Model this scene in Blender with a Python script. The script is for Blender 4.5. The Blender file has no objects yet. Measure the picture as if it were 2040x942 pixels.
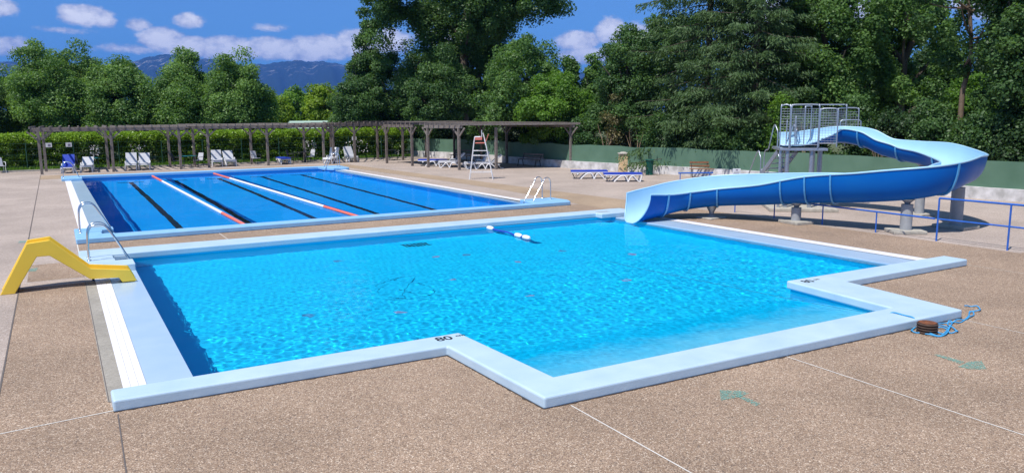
import bpy, bmesh, math, random
import numpy as np
from mathutils import Vector, Matrix
PI = math.pi
R = math.radians
scene = bpy.context.scene
COL = scene.collection

# ------------------------------------------------------------------ camera
cd = bpy.data.cameras.new('camera')
cam = bpy.data.objects.new('camera', cd)
COL.objects.link(cam)
right = Vector((0.86616613, -0.49973005, -0.00510951))
down = Vector((-0.08231249, -0.13257031, -0.98774985))
fwd = Vector((0.49293091, 0.85597605, -0.15596193))
cam.matrix_world = Matrix(((right.x, -down.x, -fwd.x, 0), (right.y, -down.y, -fwd.y, 0), (right.z, -down.z, -fwd.z, 3.5), (0, 0, 0, 1)))
cd.sensor_width = 36
cd.lens = 1568.995 / 2040 * 36
cd.clip_start = .1
cd.clip_end = 60000
scene.camera = cam

# ------------------------------------------------------------------ sun and sky
SUN_EL, SUN_AZ = 61.0, 20.0            # light travels towards +X, a little towards +Y
sd = bpy.data.lights.new('sun', 'SUN')
sd.energy = 4.1
sd.angle = R(.5)
sd.color = (1, .955, .9)
sd.cycles.is_caustics_light = True
sun = bpy.data.objects.new('sun', sd)
COL.objects.link(sun)
ldir = Vector((math.cos(R(SUN_AZ)) * math.cos(R(SUN_EL)), math.sin(R(SUN_AZ)) * math.cos(R(SUN_EL)), -math.sin(R(SUN_EL))))
sun.rotation_euler = ldir.to_track_quat('-Z', 'Y').to_euler()
w = bpy.data.worlds.new('World')
scene.world = w
w.use_nodes = True


def sky_world():
    nt = w.node_tree
    N = nt.nodes
    Lk = nt.links.new
    bg = N['Background']
    bg.inputs[1].default_value = .125
    sk = N.new('ShaderNodeTexSky')
    sk.sky_type = 'NISHITA'
    sk.sun_disc = False
    sk.sun_elevation = R(SUN_EL)
    sk.sun_rotation = math.atan2(-ldir.x, -ldir.y)
    sk.altitude = 300
    sk.air_density = 1.0
    sk.dust_density = .1
    sk.ozone_density = 4
    tc = N.new('ShaderNodeTexCoord')

    def math_(op, a, b=None, c=None, clamp=False):
        n = N.new('ShaderNodeMath')
        n.operation = op
        n.use_clamp = clamp
        for i, v in enumerate((a, b, c)):
            if v is None: continue
            if isinstance(v, (int, float)): n.inputs[i].default_value = v
            else: Lk(v, n.inputs[i])
        return n.outputs[0]

    def vmath(op, a, b):
        n = N.new('ShaderNodeVectorMath')
        n.operation = op
        Lk(a, n.inputs[0])
        if isinstance(b, tuple): n.inputs[1].default_value = b
        elif b is not None: Lk(b, n.inputs[1])
        return n.outputs['Value'] if op == 'LENGTH' else n.outputs[0]
    sp = N.new('ShaderNodeSeparateXYZ')
    Lk(tc.outputs['Generated'], sp.inputs[0])
    x, y, z = sp.outputs
    az = math_('MULTIPLY', math_('ARCTAN2', x, y), 57.2958)
    el = math_('MULTIPLY', math_('ARCSINE', z), 57.2958)
    cb = N.new('ShaderNodeCombineXYZ')
    Lk(az, cb.inputs[0]); Lk(el, cb.inputs[1])
    # deeper, cleaner blue low over the hills (dry mountain air)
    tint = N.new('ShaderNodeMix'); tint.data_type = 'RGBA'
    mr = N.new('ShaderNodeMapRange')
    Lk(el, mr.inputs[0]); mr.inputs[1].default_value = 1; mr.inputs[2].default_value = 40
    Lk(mr.outputs[0], tint.inputs[0])
    tint.inputs[6].default_value = SKY_LOW
    tint.inputs[7].default_value = SKY_HIGH
    mul = N.new('ShaderNodeMix'); mul.data_type = 'RGBA'; mul.blend_type = 'MULTIPLY'
    mul.inputs[0].default_value = 1
    Lk(sk.outputs[0], mul.inputs[6]); Lk(tint.outputs[2], mul.inputs[7])

    def noise(scale, detail, rough=.55, off=(0, 0, 0), squash=1.6):
        mp = N.new('ShaderNodeMapping')
        mp.inputs['Location'].default_value = off
        mp.inputs['Scale'].default_value = (1, squash, 1)
        Lk(cb.outputs[0], mp.inputs[0])
        n = N.new('ShaderNodeTexNoise')
        n.inputs['Scale'].default_value = scale
        n.inputs['Detail'].default_value = detail
        n.inputs['Roughness'].default_value = rough
        Lk(mp.outputs[0], n.inputs[0])
        return n.outputs[0]
    nb = noise(.55, 7, .6)
    ns = noise(1.7, 5, .6, (3, 7, 0))
    edge = math_('ADD', math_('MULTIPLY', math_('SUBTRACT', nb, .5), 1.9), math_('MULTIPLY', math_('SUBTRACT', ns, .5), .9))
    dens = None
    for (a, e, ra, re, st) in CLOUDS:
        v = vmath('SUBTRACT', cb.outputs[0], (a, e, 0))
        v = vmath('MULTIPLY', v, (1 / ra, 1 / re, 0))
        d = math_('MULTIPLY', math_('SUBTRACT', 1.0, vmath('LENGTH', v, None)), st)
        dens = d if dens is None else math_('MAXIMUM', dens, d)
    d2 = math_('ADD', dens, math_('MULTIPLY', edge, .55))
    m = N.new('ShaderNodeMapRange'); m.interpolation_type = 'SMOOTHSTEP'
    Lk(d2, m.inputs[0]); m.inputs[1].default_value = .08; m.inputs[2].default_value = .55
    # towering body: bright lumps over greyer bases
    ramp = N.new('ShaderNodeMix'); ramp.data_type = 'RGBA'
    lump = noise(1.1, 6, .62, (1.5, 2.2, 0), 1.3)
    lum = math_('MULTIPLY_ADD', math_('SUBTRACT', lump, .45), 2.6, math_('MULTIPLY', d2, .75), clamp=True)
    Lk(lum, ramp.inputs[0])
    ramp.inputs[6].default_value = (2.7, 3.0, 4.3, 1)
    ramp.inputs[7].default_value = (7.2, 7.1, 7.4, 1)
    fin = N.new('ShaderNodeMix'); fin.data_type = 'RGBA'
    Lk(math_('MULTIPLY', m.outputs[0], .93), fin.inputs[0])
    Lk(mul.outputs[2], fin.inputs[6]); Lk(ramp.outputs[2], fin.inputs[7])
    Lk(fin.outputs[2], bg.inputs[0])


SKY_LOW = (.155, .40, .76, 1)
SKY_HIGH = (.95, .98, .92, 1)
CLOUDS = [(2.3, 6.05, 1.9, .85, 1.5), (1.5, 6.2, 1.0, .6, 1.2), (3.2, 5.8, 1.0, .6, 1.2), (8.3, 5.95, 1.15, .65, 1.1), (5.3, 5.65, 1.0, .6, .8),
          (6.6, 4.75, 1.8, .95, 1.6), (8.2, 4.3, 2.2, .9, 1.6), (10.5, 4.25, 3.0, 1.0, 1.6), (13.4, 4.3, 3.0, .95, 1.6), (16.6, 4.4, 2.9, 1.1, 1.7),
          (19.2, 4.75, 2.2, 1.25, 1.6), (21.5, 4.9, 2.2, 1.1, 1.4), (-2.2, 6.3, 1.3, .7, 1.2), (-2.0, 4.1, 1.6, .8, 1.0), (13.4, 5.7, 1.5, .4, .75),
          (1.0, 5.1, 2.2, .3, .55), (4.6, 4.1, 2.4, .5, .8), (25.5, 5.2, 3.0, 1.0, 1.1), (34.6, 4.9, 1.9, .9, 1.4), (36.9, 5.6, 1.3, 1.2, 1.3),
          (38.9, 5.0, 2.2, 1.3, 1.2), (35.5, 3.9, 3.0, .8, 1.2), (47, 6.2, 3.5, 1.6, 1.2), (55, 6.6, 4.0, 1.6, 1.3), (60.5, 6.5, 3.0, 1.4, 1.2),
          (-20, 9, 14, 3, 1.1), (90, 10, 16, 4, 1.1), (20, 14, 7, 2.0, .8)]
sky_world()
scene.view_settings.view_transform = 'Standard'
scene.view_settings.look = 'None'
scene.view_settings.gamma = 1
scene.view_settings.exposure = 0.38
scene.cycles.use_denoising = True
scene.cycles.max_bounces = 8
scene.cycles.diffuse_bounces = 3
scene.cycles.glossy_bounces = 3
scene.cycles.transmission_bounces = 6
scene.cycles.transparent_max_bounces = 12
scene.cycles.sample_clamp_indirect = 4
scene.cycles.volume_bounces = 0


# ------------------------------------------------------------------ tags
def tag(o, label=None, cat=None, group=None, kind=None):
    if label: o['label'] = label
    if cat: o['category'] = cat
    if group: o['group'] = group
    if kind: o['kind'] = kind
    return o


def thing(name, label, cat, loc=(0, 0, 0), rz=0.0, group=None):
    o = bpy.data.objects.new(name, None)
    o.empty_display_size = .2
    COL.objects.link(o)
    o.location = loc
    o.rotation_euler = (0, 0, rz)
    return tag(o, label, cat, group)


def copy_tree(o, parent=None):
    c = o.copy()
    COL.objects.link(c)
    c.parent = parent
    for ch in [k for k in o.children]:
        copy_tree(ch, c)
    return c


# ------------------------------------------------------------------ materials
MATS = {}


def mat(name, col, rough=.6, metal=0.0, var=.12, scale=6.0, bump=0.0, bscale=40.0, spec=.5, col2=None, coat=0.0, detail=4, contrast=1.0):
    if name in MATS: return MATS[name]
    m = bpy.data.materials.new(name)
    m.use_nodes = True
    nt = m.node_tree
    p = nt.nodes['Principled BSDF']
    p.inputs['Roughness'].default_value = rough
    p.inputs['Metallic'].default_value = metal
    p.inputs['Specular IOR Level'].default_value = spec
    p.inputs['Coat Weight'].default_value = coat
    tc = nt.nodes.new('ShaderNodeTexCoord')
    n = nt.nodes.new('ShaderNodeTexNoise')
    n.inputs['Scale'].default_value = scale
    n.inputs['Detail'].default_value = detail
    nt.links.new(tc.outputs['Object'], n.inputs[0])
    mx = nt.nodes.new('ShaderNodeMix')
    mx.data_type = 'RGBA'
    c2 = col2 or tuple(min(1, c * (1 + var)) for c in col)
    c1 = col if col2 else tuple(c * (1 - var) for c in col)
    mx.inputs[6].default_value = (*c1, 1)
    mx.inputs[7].default_value = (*c2, 1)
    mr = nt.nodes.new('ShaderNodeMapRange')
    mr.inputs[1].default_value = .5 - .22 / contrast
    mr.inputs[2].default_value = .5 + .22 / contrast
    nt.links.new(n.outputs[0], mr.inputs[0])
    nt.links.new(mr.outputs[0], mx.inputs[0])
    nt.links.new(mx.outputs[2], p.inputs['Base Color'])
    if bump:
        n2 = nt.nodes.new('ShaderNodeTexNoise')
        n2.inputs['Scale'].default_value = bscale
        n2.inputs['Detail'].default_value = 5
        nt.links.new(tc.outputs['Object'], n2.inputs[0])
        b = nt.nodes.new('ShaderNodeBump')
        b.inputs['Strength'].default_value = bump
        b.inputs['Distance'].default_value = .01
        nt.links.new(n2.outputs[0], b.inputs['Height'])
        nt.links.new(b.outputs[0], p.inputs['Normal'])
    MATS[name] = m
    return m


def aggregate(name, cols, scale=75, patch=.5, rough=.85, patchcol=(.8, .8, .8), joints=None):
    """exposed-aggregate concrete: pebbles of several colours, large soft stains"""
    m = bpy.data.materials.new(name)
    m.use_nodes = True
    nt = m.node_tree
    Lk = nt.links.new
    p = nt.nodes['Principled BSDF']
    p.inputs['Roughness'].default_value = rough
    p.inputs['Specular IOR Level'].default_value = .25
    tc = nt.nodes.new('ShaderNodeTexCoord')
    v = nt.nodes.new('ShaderNodeTexVoronoi')
    v.inputs['Scale'].default_value = scale
    Lk(tc.outputs['Object'], v.inputs[0])
    sep = nt.nodes.new('ShaderNodeSeparateColor')
    Lk(v.outputs['Color'], sep.inputs[0])
    cr = nt.nodes.new('ShaderNodeValToRGB')
    els = cr.color_ramp.elements
    cr.color_ramp.interpolation = 'CONSTANT'
    els[0].position = 0; els[0].color = (*cols[0][1], 1)
    els[1].position = cols[1][0]; els[1].color = (*cols[1][1], 1)
    for pos, c in cols[2:]:
        e = els.new(pos); e.color = (*c, 1)
    Lk(sep.outputs[0], cr.inputs[0])
    n = nt.nodes.new('ShaderNodeTexNoise')
    n.inputs['Scale'].default_value = patch
    n.inputs['Detail'].default_value = 8
    n.inputs['Roughness'].default_value = .65
    Lk(tc.outputs['Object'], n.inputs[0])
    mr = nt.nodes.new('ShaderNodeMapRange')
    mr.inputs[1].default_value = .3; mr.inputs[2].default_value = .7
    mr.inputs[3].default_value = .8; mr.inputs[4].default_value = 1.16
    Lk(n.outputs[0], mr.inputs[0])
    n3 = nt.nodes.new('ShaderNodeTexNoise')
    n3.inputs['Scale'].default_value = 14
    n3.inputs['Detail'].default_value = 4
    Lk(tc.outputs['Object'], n3.inputs[0])
    mr3 = nt.nodes.new('ShaderNodeMapRange')
    mr3.inputs[1].default_value = .3; mr3.inputs[2].default_value = .7
    mr3.inputs[3].default_value = .9; mr3.inputs[4].default_value = 1.1
    Lk(n3.outputs[0], mr3.inputs[0])
    mm = nt.nodes.new('ShaderNodeMath'); mm.operation = 'MULTIPLY'
    Lk(mr.outputs[0], mm.inputs[0]); Lk(mr3.outputs[0], mm.inputs[1])
    sc_ = nt.nodes.new('ShaderNodeVectorMath'); sc_.operation = 'SCALE'
    Lk(cr.outputs[0], sc_.inputs[0]); Lk(mm.outputs[0], sc_.inputs['Scale'])
    out = sc_.outputs[0]
    # scattered dark drip stains
    n4 = nt.nodes.new('ShaderNodeTexNoise')
    n4.inputs['Scale'].default_value = 2.3
    n4.inputs['Detail'].default_value = 10
    n4.inputs['Roughness'].default_value = .72
    Lk(tc.outputs['Object'], n4.inputs[0])
    mr4 = nt.nodes.new('ShaderNodeMapRange')
    mr4.inputs[1].default_value = .58; mr4.inputs[2].default_value = .72
    mr4.inputs[3].default_value = 0; mr4.inputs[4].default_value = .22
    Lk(n4.outputs[0], mr4.inputs[0])
    mx = nt.nodes.new('ShaderNodeMix'); mx.data_type = 'RGBA'
    Lk(mr4.outputs[0], mx.inputs[0]); Lk(out, mx.inputs[6]); mx.inputs[7].default_value = (.14, .11, .09, 1)
    Lk(mx.outputs[2], p.inputs['Base Color'])
    b = nt.nodes.new('ShaderNodeBump')
    b.inputs['Strength'].default_value = .5
    b.inputs['Distance'].default_value = .004
    Lk(v.outputs['Distance'], b.inputs['Height'])
    b.invert = True
    Lk(b.outputs[0], p.inputs['Normal'])
    MATS[name] = m
    return m


def leafmat(name, dark, light, trans=.35, rough=.5):
    m = bpy.data.materials.new(name)
    m.use_nodes = True
    nt = m.node_tree
    Lk = nt.links.new
    p = nt.nodes['Principled BSDF']
    p.inputs['Roughness'].default_value = rough
    p.inputs['Specular IOR Level'].default_value = .35
    at = nt.nodes.new('ShaderNodeAttribute')
    at.attribute_name = 'rnd'
    mx = nt.nodes.new('ShaderNodeMix'); mx.data_type = 'RGBA'
    mx.inputs[6].default_value = (*dark, 1); mx.inputs[7].default_value = (*light, 1)
    Lk(at.outputs['Fac'], mx.inputs[0])
    Lk(mx.outputs[2], p.inputs['Base Color'])
    tr = nt.nodes.new('ShaderNodeBsdfTranslucent')
    sc_ = nt.nodes.new('ShaderNodeMix'); sc_.data_type = 'RGBA'; sc_.blend_type = 'MULTIPLY'
    sc_.inputs[0].default_value = 1
    Lk(mx.outputs[2], sc_.inputs[6]); sc_.inputs[7].default_value = (1.5, 1.5, .6, 1)
    Lk(sc_.outputs[2], tr.inputs[0])
    ms = nt.nodes.new('ShaderNodeMixShader')
    ms.inputs[0].default_value = trans
    Lk(p.outputs[0], ms.inputs[1]); Lk(tr.outputs[0], ms.inputs[2])
    Lk(ms.outputs[0], nt.nodes['Material Output'].inputs[0])
    MATS[name] = m
    return m


M_brown = aggregate('brown_aggregate', [(0, (.26, .175, .118)), (.22, (.37, .265, .18)), (.45, (.31, .215, .15)), (.62, (.19, .135, .10)), (.74, (.44, .33, .24)), (.9, (.64, .52, .40)), (.955, (.13, .105, .09))], 92, .45)
M_tan = aggregate('tan_aggregate', [(0, (.37, .295, .245)), (.25, (.44, .36, .305)), (.5, (.40, .325, .275)), (.7, (.32, .26, .22)), (.82, (.49, .41, .355)), (.95, (.55, .49, .43))], 80, .35)
M_sand = aggregate('sand_aggregate', [(0, (.33, .24, .16)), (.25, (.40, .295, .20)), (.5, (.36, .265, .18)), (.7, (.28, .21, .14)), (.82, (.45, .345, .25))], 80, .4)
M_grey = aggregate('grey_mortar', [(0, (.33, .30, .25)), (.4, (.36, .33, .28)), (.7, (.30, .275, .235)), (.9, (.39, .36, .31))], 90, .8)
M_cope = mat('pale_blue_coping_paint', (.43, .575, .69), .45, var=.05, scale=2.2, bump=.2, bscale=18, col2=(.51, .65, .75), detail=9)
M_cope_far = mat('blue_coping_paint', (.25, .50, .76), .45, var=.05, scale=3, bump=.12, bscale=25, col2=(.31, .56, .80))
M_slab = mat('wet_blue_slab', (.38, .52, .68), .25, var=.06, scale=1.2, col2=(.45, .58, .72))
M_slab_far = mat('grey_blue_slab', (.30, .42, .52), .3, var=.06, scale=1.2, col2=(.36, .47, .56))
M_grate = mat('white_grating_plastic', (.82, .80, .82), .5, var=.03)
M_basin = mat('cyan_pool_paint', (.0, .60, .985), .6, var=.05, scale=.7, col2=(.0, .65, .99))
M_basin_far = mat('blue_pool_paint', (.0, .35, .90), .6, var=.05, scale=.4, col2=(.0, .40, .94))
M_black = mat('black_line_tiles', (.008, .02, .05), .5, var=.3, scale=8)
M_white = mat('white_paint', (.82, .82, .82), .4, var=.04)
M_whitepl = mat('white_resin', (.80, .80, .80), .4, var=.04)
M_greycloth = mat('grey_mesh_fabric', (.50, .51, .54), .8, var=.08)
M_navy = mat('royal_blue_fabric', (.012, .05, .42), .7, var=.15, scale=9)
M_darkfab = mat('dark_fabric', (.03, .035, .045), .8, var=.2)
M_steel = mat('brushed_stainless_steel', (.72, .73, .75), .18, 1.0, var=.05)
M_galv = mat('galvanised_steel', (.42, .45, .50), .42, .7, var=.12, scale=14)
M_concrete = mat('weathered_concrete', (.42, .39, .33), .9, var=.2, scale=7, bump=.5, bscale=40)
M_pillar = mat('grey_pillar_concrete', (.33, .34, .35), .8, var=.12, scale=6, bump=.25)
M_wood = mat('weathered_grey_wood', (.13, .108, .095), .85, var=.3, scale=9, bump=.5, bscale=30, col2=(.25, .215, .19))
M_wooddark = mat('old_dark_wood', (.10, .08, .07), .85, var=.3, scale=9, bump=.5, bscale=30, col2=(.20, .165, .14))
M_bench = mat('varnished_brown_wood', (.27, .13, .065), .5, var=.25, scale=12)
M_iron = mat('black_iron', (.03, .03, .035), .5, .3)
M_yellow = mat('yellow_moulded_plastic', (.90, .60, .06), .38, var=.04, scale=2)
M_slideout = mat('deep_blue_fibreglass', (.0, .105, .44), .35, scale=.9, spec=.12, col2=(.004, .13, .45), detail=9)
M_slidein = mat('pale_blue_gelcoat', (.38, .62, .80), .3, var=.05, scale=1.2, spec=.4)
M_flange = mat('blue_flange_gelcoat', (.09, .33, .60), .35, var=.1)
M_rail = mat('blue_rail_paint', (.02, .12, .50), .4, var=.15, scale=10)
M_bin = mat('dark_green_paint', (.008, .10, .075), .4, var=.2)
M_stone = mat('yellow_limestone', (.62, .42, .22), .85, var=.15, scale=8, bump=.4, col2=(.70, .54, .34))
M_brick = mat('dark_red_stone', (.2, .12, .1), .85)
M_wall = mat('stained_white_render', (.40, .39, .37), .9, var=.2, scale=2.4, col2=(.70, .68, .67), detail=12, contrast=1.5)
M_screen = mat('green_windbreak_netting', (.072, .150, .095), .8, var=.1, scale=1.1, col2=(.105, .195, .13), detail=8)
M_salmon = mat('salmon_plastic', (.66, .20, .15), .45, var=.06)
M_red = mat('red_float_plastic', (.78, .17, .11), .4, var=.08)
M_ropeblue = mat('blue_rope', (.05, .33, .62), .7, var=.25, scale=60)
M_darkrope = mat('thin_dark_line', (.01, .20, .34), .7)
M_rust = mat('rusty_cast_iron', (.30, .10, .035), .85, .2, var=.3, scale=18, col2=(.12, .05, .03))
M_rustd = mat('dark_rusty_iron', (.09, .055, .04), .8, .3, var=.3, scale=20)
M_teal = mat('teal_garden_plastic', (.01, .14, .16), .5)
M_pale = mat('pale_green_sheet_roof', (.36, .50, .42), .6, var=.08)
M_paper = mat('white_notice_board', (.75, .75, .76), .6, var=.03)
M_ink = mat('faded_print', (.22, .20, .28), .7)
M_text = mat('black_marking_paint', (.02, .02, .025), .6)
M_joint = mat('white_joint_mastic', (.66, .62, .56), .8, var=.1)
M_jointd = mat('dark_joint', (.13, .11, .10), .9)
M_pink = mat('faded_pink_paint', (.30, .36, .62), .7)
M_bark = mat('grey_brown_bark', (.10, .08, .06), .9, var=.35, scale=12, bump=.7, bscale=18)
M_barkl = mat('pale_bare_bark', (.28, .19, .12), .9, var=.3, scale=12, bump=.6, bscale=18)
M_barkm = mat('brown_bark', (.13, .09, .06), .9, var=.3, scale=12, bump=.6, bscale=18, col2=(.20, .145, .10))
M_grass = mat('dry_green_grass', (.05, .085, .02), .9, var=.3, scale=3, col2=(.12, .12, .045))
M_mesh = mat('green_wire', (.02, .08, .05), .6)

L_broad = leafmat('leaf_mid_green', (.060, .135, .036), (.19, .33, .09), .42)
L_fresh = leafmat('leaf_fresh_green', (.070, .155, .038), (.24, .39, .11), .42)
L_bright = leafmat('leaf_bright_green', (.080, .18, .025), (.19, .35, .05), .42)
L_lime = leafmat('leaf_lime_green', (.12, .22, .02), (.30, .42, .04), .42)
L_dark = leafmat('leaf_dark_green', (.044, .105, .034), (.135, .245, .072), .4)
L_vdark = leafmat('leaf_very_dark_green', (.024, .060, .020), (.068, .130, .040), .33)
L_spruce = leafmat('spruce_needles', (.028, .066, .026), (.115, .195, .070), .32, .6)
L_brown = leafmat('leaf_browning_ivy', (.045, .075, .025), (.30, .24, .11), .3)
L_hedge = leafmat('laurel_leaf', (.050, .115, .010), (.29, .46, .034), .38, .35)


# ------------------------------------------------------------------ mesh builder
class MB:
    def __init__(s): s.v = []; s.f = []; s.smooth = []

    def add(s, vs, fs, smooth=False):
        k = len(s.v)
        s.v += [tuple(p) for p in vs]
        s.f += [tuple(i + k for i in f) for f in fs]
        s.smooth += [smooth] * len(fs)
        return s

    def box(s, a, b, rz=0, piv=None):
        x0, y0, z0 = a; x1, y1, z1 = b
        vs = [(x0, y0, z0), (x1, y0, z0), (x1, y1, z0), (x0, y1, z0), (x0, y0, z1), (x1, y0, z1), (x1, y1, z1), (x0, y1, z1)]
        if rz:
            cx, cy = piv or ((x0 + x1) / 2, (y0 + y1) / 2)
            c, d = math.cos(rz), math.sin(rz)
            vs = [(cx + (x - cx) * c - (y - cy) * d, cy + (x - cx) * d + (y - cy) * c, z) for x, y, z in vs]
        return s.add(vs, [(0, 3, 2, 1), (4, 5, 6, 7), (0, 1, 5, 4), (1, 2, 6, 5), (2, 3, 7, 6), (3, 0, 4, 7)])

    def bar(s, p, q, w_=.1, h_=.1, up=(0, 0, 1)):
        p = Vector(p); q = Vector(q); d = (q - p).normalized(); u = Vector(up)
        if abs(d.dot(u)) > .98: u = Vector((1, 0, 0))
        a = d.cross(u).normalized(); u = a.cross(d).normalized()
        vs = []
        for e in (p, q):
            for sa, su in ((-1, -1), (1, -1), (1, 1), (-1, 1)):
                vs.append(e + a * (sa * w_ / 2) + u * (su * h_ / 2))
        return s.add(vs, [(3, 2, 1, 0), (4, 5, 6, 7), (0, 1, 5, 4), (1, 2, 6, 5), (2, 3, 7, 6), (3, 0, 4, 7)])

    def tube(s, pts, r, n=8, cap=True):
        pts = [Vector(p) for p in pts]
        rs = r if isinstance(r, (list, tuple)) else [r] * len(pts)
        prev = None; vs = []
        for i, p in enumerate(pts):
            d = (pts[min(i + 1, len(pts) - 1)] - pts[max(i - 1, 0)]).normalized()
            if prev is None:
                u = Vector((0, 0, 1)) if abs(d.z) < .9 else Vector((1, 0, 0))
                a = d.cross(u).normalized()
            else:
                a = (prev - d * prev.dot(d)).normalized()
            prev = a; b = d.cross(a)
            for k in range(n):
                t = 2 * PI * k / n
                vs.append(p + (a * math.cos(t) + b * math.sin(t)) * rs[i])
        fs = [(i * n + k, i * n + (k + 1) % n, (i + 1) * n + (k + 1) % n, (i + 1) * n + k) for i in range(len(pts) - 1) for k in range(n)]
        s.add(vs, fs, True)
        if cap:
            s.add(vs[:n], [tuple(range(n))[::-1]]); s.add(vs[-n:], [tuple(range(n))])
        return s

    def lathe(s, prof, c=(0, 0), n=24):
        vs = [(c[0] + r * math.cos(2 * PI * k / n), c[1] + r * math.sin(2 * PI * k / n), z) for r, z in prof for k in range(n)]
        fs = [(i * n + k, i * n + (k + 1) % n, (i + 1) * n + (k + 1) % n, (i + 1) * n + k) for i in range(len(prof) - 1) for k in range(n)]
        s.add(vs, fs, True)
        return s

    def prism(s, poly, z0, z1):
        n = len(poly)
        vs = [(x, y, z0) for x, y in poly] + [(x, y, z1) for x, y in poly]
        return s.add(vs, [tuple(range(n))[::-1], tuple(range(n, 2 * n))] + [(i, (i + 1) % n, (i + 1) % n + n, i + n) for i in range(n)])

    def sheet(s, poly, z):
        return s.add([(x, y, z) for x, y in poly], [tuple(range(len(poly)))])

    def build(s, name, m, parent=None, bevel=0, seg=2, loc=None):
        me = bpy.data.meshes.new(name)
        me.from_pydata(s.v, [], s.f)
        me.polygons.foreach_set('use_smooth', s.smooth)
        me.materials.append(m)
        me.update()
        o = bpy.data.objects.new(name, me)
        COL.objects.link(o)
        if parent: o.parent = parent
        if loc: o.location = loc
        if bevel:
            b = o.modifiers.new('b', 'BEVEL'); b.width = bevel; b.segments = seg; b.limit_method = 'ANGLE'
            b.harden_normals = False
        return o


def rect(x0, y0, x1, y1): return [(x0, y0), (x1, y0), (x1, y1), (x0, y1)]


def smooth_path(pts, n=6):
    P = [Vector(p) for p in pts]
    Q = [2 * P[0] - P[1]] + P + [2 * P[-1] - P[-2]]
    out = []
    for i in range(1, len(Q) - 2):
        a, b, c, d = Q[i - 1:i + 3]
        for k in range(n):
            t = k / n
            out.append(.5 * (2 * b + (c - a) * t + (2 * a - 5 * b + 4 * c - d) * t * t + (3 * b - a - 3 * c + d) * t ** 3))
    out.append(P[-1])
    return out


def sheet_holes(big, holes, z):
    """rectangle minus rectangles, as one flat mesh"""
    x0, y0, x1, y1 = big
    xs = sorted({x0, x1, *[min(max(v, x0), x1) for h in holes for v in (h[0], h[2])]})
    ys = sorted({y0, y1, *[min(max(v, y0), y1) for h in holes for v in (h[1], h[3])]})
    mb = MB()
    for a, b in zip(xs, xs[1:]):
        for c, d in zip(ys, ys[1:]):
            mx, my = (a + b) / 2, (c + d) / 2
            if not any(h[0] < mx < h[2] and h[1] < my < h[3] for h in holes):
                mb.sheet(rect(a, c, b, d), z)
    return mb


def grid_mesh(name, xs, ys, zfun, keep=None, m=None):
    X, Y = np.meshgrid(xs, ys)
    Z = zfun(X, Y)
    ny, nx = X.shape
    idx = np.arange(nx * ny).reshape(ny, nx)
    f = np.stack([idx[:-1, :-1], idx[:-1, 1:], idx[1:, 1:], idx[1:, :-1]], -1).reshape(-1, 4)
    if keep is not None:
        cx = (X[:-1, :-1] + X[1:, 1:]) / 2; cy = (Y[:-1, :-1] + Y[1:, 1:]) / 2
        f = f[keep(cx, cy).ravel()]
    co = np.stack([X, Y, Z], -1).reshape(-1, 3)
    return np_mesh(name, co, f, m, True)


def np_mesh(name, co, f, m, smooth=False, rnd=None):
    me = bpy.data.meshes.new(name)
    nv, nf, k = len(co), len(f), f.shape[1]
    me.vertices.add(nv)
    me.vertices.foreach_set('co', np.ascontiguousarray(co, dtype=np.float32).ravel())
    me.loops.add(nf * k)
    me.loops.foreach_set('vertex_index', np.ascontiguousarray(f, dtype=np.int32).ravel())
    me.polygons.add(nf)
    me.polygons.foreach_set('loop_start', np.arange(0, nf * k, k, dtype=np.int32))
    me.polygons.foreach_set('loop_total', np.full(nf, k, dtype=np.int32))
    if smooth: me.polygons.foreach_set('use_smooth', np.ones(nf, dtype=bool))
    me.update(calc_edges=True)
    if rnd is not None:
        at = me.attributes.new('rnd', 'FLOAT', 'FACE')
        at.data.foreach_set('value', rnd.astype(np.float32))
    if m: me.materials.append(m)
    o = bpy.data.objects.new(name, me)
    COL.objects.link(o)
    return o


def receiver(o):
    o.cycles.is_caustics_receiver = True
    return o


# ================================================================== GROUND
DECK = (-30, -14, 38, 57.6)
NEAR_HOLE = (.5, 10.3, 17.3, 22.0)
HOLES = [(.45, 10.3, 17.6, 21.7), (5.0, 7.8, 13.0, 10.3), (.45, 24.5, 15.7, 49.7)]
tag(sheet_holes((-4000, -4000, 14000, 14000), [DECK], -.03).build('ground', M_grass), kind='structure')
tag(sheet_holes(DECK, HOLES, 0).build('pool_deck', M_tan), kind='structure')
mb = MB()
for a in [(-.87, -14, .32, 18.55), (.32, -14, 4.9, 10.3), (4.9, -14, 13.3, 7.7), (13.3, -14, 38, 10.3), (17.7, 10.3, 20.38, 22.6), (.3, 21.9, 20.38, 24.7), (-.75, 19.25, .32, 21.4)]:
    if a[0] == 17.7:
        mb.sheet([(17.9, 10.3), (20.38, 10.3), (19.9, 22.6 - .7), (17.2, 21.9)], .004)
    elif a[0] == .3:
        mb.sheet([(.3, 21.9), (17.2, 21.9), (17.2, 24.7), (.3, 24.7)], .004)
    else:
        mb.sheet(rect(*a), .004)
tag(mb.build('brown_paving', M_brown), kind='structure')
mb = MB()
mb.sheet([(17.2, 24.7), (17.2, 23.2), (19.9, 21.9), (19.6, 24.8), (18.86, 33.7), (18.45, 38.6), (17.29, 53.0), (-.9, 53.0), (-.9, 49.8), (15.6, 49.8), (16.25, 50.1), (17.3, 36.1), (17.5, 31.3)], .0045)
tag(mb.build('sand_path', M_sand), kind='structure')
tag(MB().sheet([(.3, 10.5), (.52, 10.5), (.5, 18.6), (.3, 18.6)], .008).build('mortar_path', M_grey), kind='structure')

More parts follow.
